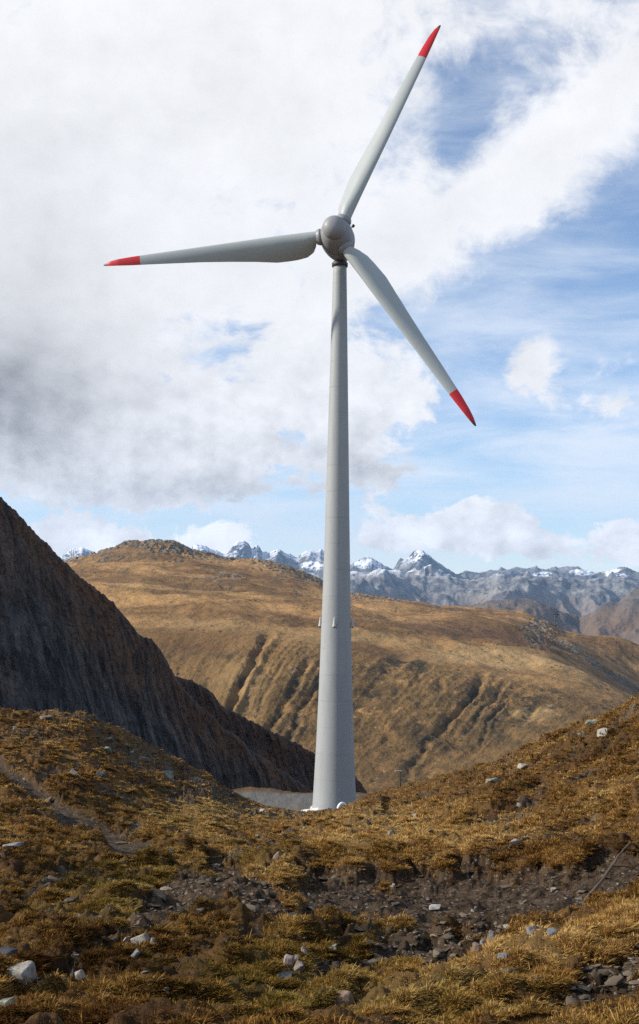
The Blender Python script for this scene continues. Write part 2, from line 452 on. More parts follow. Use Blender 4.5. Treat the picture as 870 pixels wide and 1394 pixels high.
dz += near * (soil_b2 + soil_b3) * (fbm(GX * 2.0, GY * 2.0, 106, 4) * .20 - .14)
dz += near * soil_t * (fbm(GX * 1.4, GY * 1.4, 107, 4) * .20 + fbm(GX * 6, GY * 6, 109, 3) * .07)
# turf lip hanging over the track edge
lip = np.exp(-((sdt - 9) / 9.0) ** 2) * (GY < 60) * sstep(6, -6, GR - 1212) + np.exp(-((sdh - 7) / 7.0) ** 2) * (GY < 60)
dz += near * lip * .12 * (1 - soil)
dz += pad * (fbm(GX * .5, GY * .35, 153, 4) * .35) * (GY > 150)
dz += 1.1 * np.exp(-((GX + 10.5) / 4.5) ** 2 - ((GY - 203) / 6.0) ** 2) + sstep(196, 204, GY) * sstep(260, 230, GY) * (fbm(GX * .35, GY * .35, 151, 4) * .8 - .1)
GZ = GZ + dz
GP, GR = project(GX, GY, GZ)

def ground_material():
    T = NT('ground_turf'); P = T.pos()
    soilA, greenA, stA, padA = T.attr('soil'), T.attr('green'), T.attr('stony'), T.attr('pad')
    n1 = T.noise(P, .55, 5, .6); n2 = T.noise(P, 3.2, 5, .65); n3 = T.noise(P, 16, 5, .75); n4 = T.noise(P, 70, 3, .7)
    t = T.math('ADD', T.math('MULTIPLY', n1, .45), T.math('ADD', T.math('MULTIPLY', n2, .35), T.math('MULTIPLY', n3, .30)))
    turf = T.mix(T.rng(t, .38, .66), (.065, .030, .011), (.185, .100, .030))
    turf = T.mix(T.rng(n3, .55, .8), turf, (.24, .145, .05))
    heath = T.rng(T.math('ADD', T.math('MULTIPLY', T.noise(P, 1.1, 6, .62), .75), T.math('MULTIPLY', n3, .25)), .48, .60)
    turf = T.mix(T.math('MULTIPLY', heath, .85), turf, T.mix(n3, (.028, .014, .007), (.085, .040, .016)))
    turf = T.mix(T.math('MULTIPLY', greenA, T.rng(n2, .3, .6, .5, 1.0)), turf, (.085, .066, .012))
    sw = T.attr('sweep')
    turf = T.mix(T.math('MULTIPLY', T.rng(sw, .5, .9), .7), turf, T.mix(n3, (.16, .088, .030), (.30, .185, .065)))
    turf = T.mix(T.math('MULTIPLY', T.rng(sw, .5, .12), T.rng(n2, .35, .6, .35, .9)), turf, (.034, .016, .007))
    peat = T.mix(T.rng(T.math('ADD', T.math('MULTIPLY', n3, .5), T.math('MULTIPLY', n4, .5)), .36, .66), (.010, .006, .0035), (.050, .031, .017))
    # small stones lying in the soil
    v = T.voro(P, 9.0); vc = T.voro(P, 9.0, out='Color')
    sp = T.n('ShaderNodeSeparateColor'); T.set(sp.inputs[0], vc)
    peb = T.math('MULTIPLY', T.rng(v, .42, .30), T.rng(sp.outputs[0], .55, .6))
    pcol = T.mix(sp.outputs[1], (.07, .055, .040), (.24, .195, .15))
    soilc = T.mix(peb, T.mix(T.rng(n2, .35, .65), peat, (.100, .066, .040)), pcol)
    v2 = T.voro(P, 3.2); vc2 = T.voro(P, 3.2, out='Color')
    sp2 = T.n('ShaderNodeSeparateColor'); T.set(sp2.inputs[0], vc2)
    st = T.mix(sp2.outputs[0], (.035, .028, .022), (.15, .135, .115))
    st = T.mix(T.rng(n3, .5, .7), st, (.10, .10, .06))
    stm = T.math('MULTIPLY', stA, T.rng(T.math('ADD', T.math('MULTIPLY', sp2.outputs[1], .5), T.math('MULTIPLY', n3, .5)), .42, .55))
    col = T.mix(stm, turf, st)
    col = T.mix(soilA, col, soilc)
    grav = T.mix(T.math('ADD', T.math('MULTIPLY', n2, .5), T.math('MULTIPLY', n4, .5)), (.085, .078, .070), (.20, .187, .168))
    col = T.mix(padA, col, grav)
    h = T.math('ADD', T.math('ADD', T.math('MULTIPLY', n3, .8), T.math('MULTIPLY', n4, .35)), T.math('ADD', n2, T.math('MULTIPLY', peb, .5)))
    return T.done(T.bsdf(col, .95, T.bump(h, .9, .09), .15))

V = np.stack([GX, GY, GZ], -1).reshape(-1, 3)
me = np_mesh('ground', V, grid_faces(*GX.shape), dict(sweep=sweep * .5 + .5, soil=soil, green=green, stony=stony, pad=np.clip(pad + .10 * soil_p, 0, 1)))
ground = tag(link('ground', me, ground_material()), 'tussocky autumn meadow with eroded soil track in the foreground', 'ground', kind='structure')

# a lookup of where the view line through (px,row) meets the meadow
def hit(px, row):
    j = int(np.argmin(np.abs(gpx - px)))
    rr = GR[:, j]; ok = np.where((rr <= row) & (GY[:, j] > 6))[0]
    i = int(ok[0]) if len(ok) else int(np.argmin(np.abs(rr - row)))
    return np.array([GX[i, j], GY[i, j], GZ[i, j]]), i, j

def ground_z(x, y):
    """height of the meadow at a plan position"""
    px0 = 435 + F * x / y
    j = int(np.clip(np.searchsorted(gpx, px0), 1, len(gpx) - 1))
    i = int(np.clip(np.searchsorted(GY[:, j], y), 1, GY.shape[0] - 1))
    return float(GZ[i, j])

# visible vertices (first hit from the camera, per column)
runmin = np.minimum.accumulate(np.where(GY > 5, GR, 1e9), axis=0)
VIS = (GR <= runmin + 1.5) & (GP > -60) & (GP < 930) & (GY > 7) & (GR < 1440)

# ------------------------------------------------------------------ grass: dry tufts over the turf
def build_grass():
    dens = np.clip(grassy, 0, 1) * VIS * (GY < 135)
    # screen area each vertex stands for ~ row spacing * col spacing
    rs = np.abs(np.gradient(GR, axis=0)); cs = np.abs(np.gradient(GP, axis=1))
    wgt = dens * np.clip(rs, .05, 4) * np.clip(cs, .05, 3)
    clump = sstep(-.16, .14, fbm(GX * 1.1, GY * .9, 121, 5))
    wgt = wgt * (0.10 + .90 * clump) * (1 + .6 * np.clip(sweep, -1, 1)) + lip * .6 * (1 - soil) * VIS * np.clip(rs, .05, 4)
    p = (wgt / wgt.sum()).ravel()
    NTUFT = 80000
    idx = rng.choice(len(p), NTUFT, p=p)
    bx = GX.ravel()[idx] + rng.normal(0, .03, NTUFT); by = GY.ravel()[idx]; bz = GZ.ravel()[idx] - .02
    d = by; nb = 15
    gr = green.ravel()[idx]
    ll = (.5 + rng.random(NTUFT) * .8) * (.5 + .7 * clump.ravel()[idx]) * .088 * (1 - .35 * gr) * np.interp(d, [10, 16, 40, 120], [.55, .75, 1.0, 1.1])
    ll = ll * np.exp(rng.normal(0, .33, NTUFT)) * np.where(rng.random(NTUFT) < .02, 1.7, 1.0)
    tint = np.clip(.42 + .55 * sweep.ravel()[idx] + .95 * fbm(bx * .45, by * .4, 131, 5) + rng.normal(0, .16, NTUFT), 0, 1)
    rep = lambda a: np.repeat(a, nb)
    N = NTUFT * nb
    th = rng.random(N) * 2 * math.pi
    spread = np.interp(d, [10, 40, 120], [.05, .11, .22])
    ox = np.cos(th) * rep(spread) * rng.random(N); oy = np.sin(th) * rep(spread) * rng.random(N)
    L = rep(ll) * (.55 + .6 * rng.random(N))
    lean = .35 + .75 * rng.random(N)
    # blades lean outward, and all a little downhill / downwind
    dx = np.cos(th) * lean + .35; dy = np.sin(th) * lean - .25; dzz = np.ones(N) * (.9 - .3 * rng.random(N))
    nrm = np.sqrt(dx * dx + dy * dy + dzz * dzz); dx, dy, dzz = dx / nrm, dy / nrm, dzz / nrm
    w = rep(np.interp(d, [8, 20, 60, 120], [.0038, .0065, .017, .032])) * (.7 + .6 * rng.random(N))
    # width direction mostly across the blade
    ph = rng.random(N) * 2 * math.pi
    wx, wy = np.cos(ph) * w, np.sin(ph) * w
    X0 = rep(bx) + ox; Y0 = rep(by) + oy; Z0 = rep(bz)
    m = .55
    mx, my, mz = X0 + dx * L * m, Y0 + dy * L * m, Z0 + dzz * L * m
    droop = L * (.10 + .35 * rng.random(N))
    tx, ty, tz = X0 + dx * L * 1.1, Y0 + dy * L * 1.1, Z0 + dzz * L - droop * .7
    verts = np.empty((N, 5, 3))
    verts[:, 0] = np.stack([X0 - wx, Y0 - wy, Z0], -1); verts[:, 1] = np.stack([X0 + wx, Y0 + wy, Z0], -1)
    verts[:, 2] = np.stack([mx - wx * .8, my - wy * .8, mz], -1); verts[:, 3] = np.stack([mx + wx * .8, my + wy * .8, mz], -1)
    verts[:, 4] = np.stack([tx, ty, tz], -1)
    b = (np.arange(N) * 5)[:, None]
    tri = np.concatenate([b + np.array([[0, 1, 3]]), b + np.array([[0, 3, 2]]), b + np.array([[2, 3, 4]])], 1).reshape(-1, 3)
    tb = np.repeat(np.clip(rep(tint) + rng.normal(0, .10, N), 0, 1), 5)
    gb = np.repeat(rep(gr), 5)
    me = np_mesh('grass', verts.reshape(-1, 3), tri, dict(tint=tb, green=gb))
    T = NT('dry_grass')
    tA, gA = T.attr('tint'), T.attr('green')
    c = T.mix(T.rng(tA, .0, .5), (.075, .032, .010), (.36, .195, .052))
    c = T.mix(T.rng(tA, .5, 1.0), c, (.58, .385, .145))
    c = T.mix(T.math('MULTIPLY', gA, .8), c, (.15, .125, .022))
    b = T.n('ShaderNodeBsdfDiffuse'); T.set(b.inputs[0], c)
    tr = T.n('ShaderNodeBsdfTranslucent'); T.set(tr.inputs[0], c)
    mx = T.n('ShaderNodeMixShader'); mx.inputs[0].default_value = .22
    T.t.links.new(b.outputs[0], mx.inputs[1]); T.t.links.new(tr.outputs[0], mx.inputs[2])
    o = link('grass', me, T.done(mx.outputs[0]), smooth=False)
    tag(o, 'dry straw and rust coloured grass tufts covering the foreground slopes', 'grass', kind='stuff')
build_grass()

# ------------------------------------------------------------------ rocks
def rock_material(name, base, dark, lichen=None, lam=.5):
    T = NT(name); P = T.n('ShaderNodeTexCoord').outputs['Object']
    n1 = T.noise(P, 5, 6, .65); n2 = T.noise(P, 26, 4, .7)
    c = T.mix(T.rng(n1, .35, .65), dark, base)
    c = T.mix(T.rng(n2, .55, .75), c, tuple(min(1, k * 1.35) for k in base))
    c = T.mix(T.math('MULTIPLY', T.rng(T.noise(P, 15, 5, .65), .52, .64), .7), c, tuple(k * .35 for k in base))
    if lichen: c = T.mix(T.math('MULTIPLY', T.rng(T.noise(P, 9, 4, .6), .5, .62), lam), c, lichen)
    return T.done(T.bsdf(c, .9, T.bump(T.math('ADD', n1, T.math('MULTIPLY', n2, .5)), .6, .03), .25))
ROCK = {
    'pale': rock_material('pale_granite', (.37, .335, .28), (.22, .195, .165)),
    'grey': rock_material('grey_schist', (.26, .25, .24), (.12, .115, .11)),
    'dark': rock_material('dark_slate', (.10, .10, .11), (.04, .04, .045)),
    'green': rock_material('lichened_stone', (.26, .26, .21), (.11, .11, .09), (.30, .33, .20), .8),
    'brown': rock_material('rusty_stone', (.24, .17, .12), (.11, .075, .05)),
    'pink': rock_material('pinkish_gneiss', (.34, .28, .25), (.18, .14, .13)),
    'white': rock_material('white_quartz', (.55, .53, .50), (.38, .36, .33)),
    'blue': rock_material('blue_grey_slate', (.24, .26, .29), (.12, .13, .15)),
    'orange': rock_material('ochre_stone', (.45, .30, .17), (.25, .16, .09)),
}

def rock_mesh(w, dp, h, seed, n=16, flat=False):
    r = random.Random(seed)
    bm = bmesh.new()
    for i in range(n):
        v = Vector((r.gauss(0, 1), r.gauss(0, 1), r.gauss(0, 1))).normalized()
        p = 0.55 if not flat else 0.4                     # toward a boxy, slabby block
        v = Vector([math.copysign(abs(c) ** p, c) for c in v])
        v *= r.uniform(.8, 1.0)
        bm.verts.new((v.x * w * .56, v.y * dp * .56, v.z * h * .56))
    res = bmesh.ops.convex_hull(bm, input=bm.verts)
    junk = [g for g in res['geom_interior'] if isinstance(g, bmesh.types.BMVert)]
    if junk: bmesh.ops.delete(bm, geom=junk, context='VERTS')
    loose = [v for v in bm.verts if not v.link_faces]
    if loose: bmesh.ops.delete(bm, geom=loose, context='VERTS')
    bmesh.ops.bevel(bm, geom=list(bm.edges), offset=min(w, h, dp) * .07, segments=2, profile=.6, affect='EDGES')
    bmesh.ops.triangulate(bm, faces=bm.faces)
    me = bpy.data.meshes.new('rock'); bm.to_mesh(me); bm.free()
    return me

def place_rock(px, row, wpx, hpx, kind, label, cat='rock', tilt=0.0, sink=.28, flat=False, n=16, seed=None, name='rock'):
    seed = seed if seed is not None else int(px * 31 + row)
    p, i, j = hit(px, row + hpx * .35)
    s = p[1] / F
    w, h = wpx * s, hpx * s
    dp = w * random.Random(seed).uniform(.7, 1.0)
    me = rock_mesh(w, dp, max(h, .03), seed, n, flat)
    o = link(name, me, ROCK[kind], smooth=False)
    o.location = (p[0], p[1] + dp * .15, p[2] + h * (.5 - sink))
    o.rotation_euler = (random.Random(seed).uniform(-.12, .12), math.radians(tilt), random.Random(seed + 1).uniform(-.5, .5))
    tag(o, label, cat)
    return o

ROCKS = [
    (27, 1328, 38, 28, 'pale', 'large pale boulder on grass near the lower left corner', 0, .12, False, 22),
    (7, 1298, 24, 11, 'dark', 'dark slate slab above the large pale boulder', 8, .2, True, 14),
    (11, 1365, 26, 13, 'green', 'lichen spotted stone below the large pale boulder', -12, .3, True, 14),
    (191, 1280, 24, 17, 'pale', 'pale angular slab leaning at the head of the stony bank', -28, .2, True, 12),
    (210, 1285, 11, 11, 'pale', 'small blocky pale stone right of the leaning pale slab', 10, .2, False, 12),
    (183, 1300, 14, 11, 'grey', 'grey stone just below the leaning pale slab', -25, .2, True, 12),
    (108, 1332, 13, 17, 'pale', 'upright pale wedge stone beside a thin dark upright flake', -20, .2, True, 10),
    (98, 1326, 7, 19, 'dark', 'thin dark upright flake beside the pale wedge stone', 8, .2, True, 10),
    (142, 1355, 13, 8, 'grey', 'flat grey stone in grass below the stony bank', 5, .3, True, 12),
    (197, 1324, 13, 7, 'grey', 'small grey stone in rusty grass right of the stony bank', -18, .3, True, 12),
    (172, 1279, 13, 7, 'white', 'small whitish flake left of the leaning pale slab', -30, .3, True, 10),
    (225, 1353, 11, 11, 'white', 'white quartz stone in a dark hollow of the bottom slope', -20, .1, False, 11),
    (130, 1336, 10, 7, 'pink', 'small pinkish stone in dirt between wedge stone and pale slab', 0, .3, True, 10),
    (392, 1311, 15, 19, 'pink', 'tallest pinkish grey block in the little group on green grass', 4, .15, False, 13),
    (407, 1317, 14, 16, 'pink', 'leaning pinkish block right of the tallest one in the group', 18, .15, False, 12),
    (387, 1329, 27, 9, 'grey', 'long flat grey stone at the foot of the pinkish blocks', -4, .3, True, 14),
    (415, 1298, 13, 13, 'pink', 'topmost pinkish stone of the little group on green grass', 12, .2, False, 12),
    (404, 1304, 8, 8, 'grey', 'tiny grey stone wedged between the pinkish blocks', 0, .2, False, 10),
    (375, 1163, 22, 17, 'brown', 'tilted reddish brown slab in turf above the track', -22, .2, True, 11),
    (231, 1156, 19, 6, 'blue', 'pale blue grey flat stone lying in grass below the path end', 0, .3, True, 12),
    (593, 1238, 17, 9, 'white', 'largest whitish flat stone lying on the dark soil track', -8, .2, True, 12),
    (593, 1276, 15, 8, 'orange', 'ochre tinted stone on the turf edge below the track', 0, .3, True, 12),
    (649, 1292, 17, 18, 'brown', 'brown rounded upright stone at the end of the stone row', 10, .2, False, 16),
    (669, 1277, 11, 14, 'grey', 'narrow grey upright stone in the row below the track', 12, .2, False, 12),
    (659, 1284, 12, 9, 'grey', 'squat grey stone between brown stone and narrow upright stone', 0, .2, False, 12),
    (690, 1262, 15, 6, 'pale', 'thin pale flake lying flat on the lower edge of the track', 0, .2, True, 12),
    (726, 1266, 22, 9, 'grey', 'broad grey slab on the lower edge of the track', -4, .3, True, 13),
    (751, 1274, 17, 12, 'blue', 'bluish stone in the turf next to the broad grey slab', 0, .2, False, 13),
    (686, 1304, 17, 9, 'blue', 'blue grey wedge stone in pale grass of the lower right slope', -12, .25, True, 12),
    (754, 1212, 10, 7, 'pale', 'small pale stone on the upper part of the soil track', 0, .2, False, 12),
    (450, 1303, 20, 7, 'pale', 'long pale flake stone in turf left of the dark cut bank', -14, .25, True, 10),
    (460, 1356, 42, 22, 'brown', 'broad brown slab set into the ground at bottom centre', -8, .45, True, 14),
    (718, 1043, 23, 9, 'pale', 'long pale slab on the right hill below its crest', 5, .3, True, 12),
    (670, 1062, 20, 10, 'green', 'greenish lichened slab on the right hill beneath the long pale slab', -14, .3, True, 12),
    (793, 998, 12, 11, 'green', 'upright greenish stone near the top of the right hill', 0, .2, False, 12),
    (823, 999, 22, 8, 'pale', 'pale tilted slab beside the upright greenish stone', -16, .3, True, 12),
    (806, 981, 20, 7, 'green', 'flat lichened stone highest on the right hill crest', -4, .3, True, 12),
    (532, 1137, 15, 9, 'green', 'greenish stone on the lower right hill near the tower', -8, .3, True, 12),
    (545, 1124, 11, 5, 'pale', 'thin pale stone just above the greenish stone near the tower', -4, .3, True, 11),
    (565, 1109, 7, 7, 'pale', 'small round pale stone on the hillside right of the tower', 0, .3, False, 12),
    (196, 1034, 17, 8, 'pale', 'pale flat slab on the right flank of the left knoll', 6, .3, True, 12),
    (146, 1022, 12, 12, 'green', 'greenish block high on the left knoll', 0, .25, False, 13),
    (101, 1050, 14, 11, 'grey', 'grey slab with light face in the middle of the left knoll', 25, .25, True, 12),
    (138, 1053, 15, 12, 'dark', 'dark block right of the grey slab on the left knoll', 0, .3, False, 13),
    (228, 1053, 22, 15, 'green', 'large lichened outcrop block at the right end of the left knoll', 12, .35, False, 14),
    (62, 979, 17, 7, 'pink', 'pinkish flat stone on the very top of the left knoll', 0, .3, True, 12),
    (20, 990, 8, 6, 'white', 'small white stone near the top left of the left knoll', 0, .3, False, 11),
    (17, 1151, 30, 17, 'grey', 'grey outcrop block below the path at the left edge', -14, .35, True, 14),
    (357, 1105, 8, 7, 'white', 'small white stone on the meadow left of the tower foot', 0, .25, False, 11),
    (268, 1062, 11, 9, 'green', 'lichened stone on the brow left of the gravel pad', 8, .25, False, 12),
]
for (px, row, w, h, kd, lab, tl, sk, fl, n) in ROCKS:
    place_rock(px, row, w, h, kd, lab, tilt=tl, sink=sk + (.06 if row > 1180 else .14), flat=fl, n=n)

def stone_field():
    """loose small stones nobody could count, in the soil and on stony ground"""
    rs = np.abs(np.gradient(GR, axis=0)); cs = np.abs(np.gradient(GP, axis=1))
    wgt = (soil_t * .45 + soil_h * .6 + soil_b * .8 + soil_b2 * 1.2 + soil_b3 * 1.5 + soil_p * .35 + stony * .55 + .010) * VIS * (GY < 120)
    wgt = wgt * np.clip(rs, .05, 4) * np.clip(cs, .05, 3)
    p = (wgt / wgt.sum()).ravel(); N = 2500
    idx = rng.choice(len(p), N, p=p)
    bx, by, bz = GX.ravel()[idx], GY.ravel()[idx], GZ.ravel()[idx]
    tmpl = []
    for k in range(10):
        m = rock_mesh(1, 1, 1, 900 + k, 11)
        m2 = np.empty(len(m.vertices) * 3); m.vertices.foreach_get('co', m2)
        f2 = np.empty(len(m.polygons) * 3, np.int32); m.loops.foreach_get('vertex_index', f2)
        tmpl.append((m2.reshape(-1, 3), f2.reshape(-1, 3))); bpy.data.meshes.remove(m)
    Vs, Fs, Ts = [], [], []; off = 0
    size = np.exp(rng.normal(math.log(.034), .80, N)) * np.interp(by, [10, 30, 90], [.8, 1.3, 3.2])
    size = np.minimum(size, np.interp(by, [10, 30, 90], [.13, .28, .6]))
    for k in range(N):
        v, f = tmpl[k % 10]
        s = size[k] * np.array([1.2 + .9 * rng.random(), 1.0, .14 + .5 * rng.random() ** 1.5])
        a = rng.random() * 6.28; b = rng.normal(0, .35)
        q = v * s
        ca, sa, cb, sb = math.cos(a), math.sin(a), math.cos(b), math.sin(b)
        q = np.stack([q[:, 0] * cb + q[:, 2] * sb, q[:, 1], -q[:, 0] * sb + q[:, 2] * cb], -1)
        q = np.stack([q[:, 0] * ca - q[:, 1] * sa, q[:, 0] * sa + q[:, 1] * ca, q[:, 2]], -1)
        q = q + np.array([bx[k], by[k], bz[k] + s[2] * .05])
        Vs.append(q); Fs.append(f + off); off += len(q); Ts.append(np.full(len(q), rng.random()))
    me = np_mesh('loose_stones', np.vstack(Vs), np.vstack(Fs), dict(tint=np.concatenate(Ts)))
    T = NT('mixed_stone'); P = T.pos(); t = T.attr('tint')
    c = T.mix(T.rng(t, .0, .80), (.038, .026, .016), (.15, .115, .080))
    c = T.mix(T.rng(t, .80, 1.0), c, (.28, .245, .205))
    c = T.mix(T.rng(T.noise(P, 14, 4, .6), .5, .7), c, (.13, .11, .075))
    o = link('loose_stones', me, T.done(T.bsdf(c, .92, None, .2)), smooth=False)
    tag(o, 'loose small stones scattered over soil track and stony patches', 'stones', kind='stuff')
stone_field()

# weathered pole lying across the cut bank on the right
def lying_pole():
    a, _, _ = hit(797, 1232); b, _, _ = hit(862, 1150)
    A = Vector(a) + Vector((0, 0, .06)); B = Vector(b) + Vector((0, 0, .05))
    root = empty('wooden_pole', (A + B) / 2)
    bm = bmesh.new(); n = 14; rings = []
    ax = (B - A).normalized(); s = ax.cross(Vector((0, 0, 1))).normalized(); u = s.cross(ax)
    r = random.Random(3)
    for k in range(n + 1):
        t = k / n; c = A.lerp(B, t) - (A + B) / 2 + s * (.05 * math.sin(t * 5) + r.uniform(-.01, .01)) + u * .10 * math.sin(t * math.pi)
        rad = .034 * (1 - .45 * t)
        rings.append([bm.verts.new(c + (s * math.cos(q) + u * math.sin(q)) * rad * (1 + .12 * math.sin(3 * q + k))) for q in [i * math.pi / 4 for i in range(8)]])
    for k in range(n):
        for i in range(8): bm.faces.new((rings[k][i], rings[k][(i + 1) % 8], rings[k + 1][(i + 1) % 8], rings[k + 1][i]))
    bm.faces.new(rings[0][::-1]); bm.faces.new(rings[-1])
    me = bpy.data.meshes.new('shaft'); bm.to_mesh(me); bm.free()
    T = NT('weathered_wood'); P = T.n('ShaderNodeTexCoord').outputs['Object']
    mp = T.n('ShaderNodeMapping'); T.set(mp.inputs[0], P); mp.inputs['Scale'].default_value = (6, 1, 1)
    nz = T.noise(mp.outputs[0], 9, 5, .6)
    m = T.done(T.bsdf(T.mix(nz, (.06, .04, .024), (.19, .125, .07)), .85, T.bump(nz, .5, .01)))
    link('shaft', me, m, root)
    # a snapped side branch near the middle
    bm = bmesh.new()
    c0 = A.lerp(B, .45) - (A + B) / 2 + u * .09; c1 = c0 + s * .55 + ax * .25 - u * .08
    fr = []
    for c, rad in ((c0, .03), (c0.lerp(c1, .5) + u * .05, .022), (c1, .01)):
        fr.append([bm.verts.new(c + (ax * math.cos(q) + u * math.sin(q)) * rad) for q in [i * math.pi / 3 for i in range(6)]])
    for k in range(2):
        for i in range(6): bm.faces.new((fr[k][i], fr[k][(i + 1) % 6], fr[k + 1][(i + 1) % 6], fr[k + 1][i]))
    bm.faces.new(fr[-1])
    me = bpy.data.meshes.new('branch'); bm.to_mesh(me); bm.free()
    link('branch', me, m, root)
    tag(root, 'weathered wooden pole lying across the dark bank right of the track', 'pole')
lying_pole()

# ================================================================== WIND TURBINE
def paint(name, col, rough=.45, dirt=.12, rings=False, spec=.4):
    T = NT(name); P = T.n('ShaderNodeTexCoord').outputs['Object']
    mp = T.n('ShaderNodeMapping'); T.set(mp.inputs[0], P); mp.inputs['Scale'].default_value = (1, 1, .12)
    n1 = T.noise(mp.outputs[0], 1.6, 6, .65); n2 = T.noise(P, 5, 5, .6)
    c = T.mix(T.math('MULTIPLY', T.rng(n1, .45, .75), dirt * 2), col, tuple(k * .72 for k in col))
    c = T.mix(T.math('MULTIPLY', T.rng(n2, .5, .75), dirt), c, tuple(k * .8 for k in col))
    if rings:                                            # sealed joints between the tower segments
        sp = T.n('ShaderNodeSeparateXYZ'); T.set(sp.inputs[0], P)
        md = T.math('ABSOLUTE', T.math('SUBTRACT', T.math('MODULO', T.math('ADD', sp.outputs[2], 1.3), 3.85), 1.9))
        ln = T.rng(md, .11, .05)
        br = T.rng(T.noise(P, .35, 2, .5), .42, .66, .0, .5)
        c = T.mix(T.math('MULTIPLY', ln, br), c, tuple(k * .62 for k in col))
        mm = T.math('MODULO', T.math('FLOOR', T.math('DIVIDE', T.math('ADD', sp.outputs[2], 3.2), 3.85)), 3.0)
        c = T.mix(T.math('MULTIPLY', mm, .07), c, tuple(k * .8 for k in col))
    return T.done(T.bsdf(c, T.rng(n2, .3, .7, rough - .06, rough + .1), T.bump(n2, .05, .02), spec))

M_tower = paint('tower_grey_paint', (.325, .338, .335), .55, .22, True, .3)
M_blade = paint('blade_grey_paint', (.36, .385, .375), .40, .12)
M_nac = paint('nacelle_grey_paint', (.25, .25, .256), .48, .12)
M_red = paint('red_marking_paint', (.52, .018, .022), .4, .08)
M_dark = paint('dark_steel', (.05, .052, .055), .5, .1)
M_white = paint('white_paint', (.78, .78, .76), .5, .06)
M_conc = paint('pale_concrete', (.50, .49, .465), .85, .2)

def lathe(prof, seg=64):
    bm = bmesh.new(); rings = []
    for (r, z) in prof:
        rings.append([bm.verts.new((r * math.cos(2 * math.pi * i / seg), r * math.sin(2 * math.pi * i / seg), z)) for i in range(seg)] if r > 1e-6 else [bm.verts.new((0, 0, z))])
    for a, b in zip(rings[:-1], rings[1:]):
        for i in range(seg):
            j = (i + 1) % seg
            if len(a) == 1 and len(b) == 1: continue
            if len(a) == 1: bm.faces.new((a[0], b[j], b[i]))
            elif len(b) == 1: bm.faces.new((a[i], a[j], b[0]))
            else: bm.faces.new((a[i], a[j], b[j], b[i]))
    bmesh.ops.recalc_face_normals(bm, faces=bm.faces)
    me = bpy.data.meshes.new('lathe'); bm.to_mesh(me); bm.free()
    return me

HUBC = Vector([float(v) for v in world(458, 320, 175.6)])
PSI, TILT = math.radians(8.0), math.radians(7.0)
NAX = Vector((-math.sin(PSI) * math.cos(TILT), -math.cos(PSI) * math.cos(TILT), math.sin(TILT)))   # toward the nose
NH = Vector((-math.sin(PSI), -math.cos(PSI), 0))
TOWX, TOWY = (HUBC - NH * 4.4)[:2]
BASEZ = -29.9

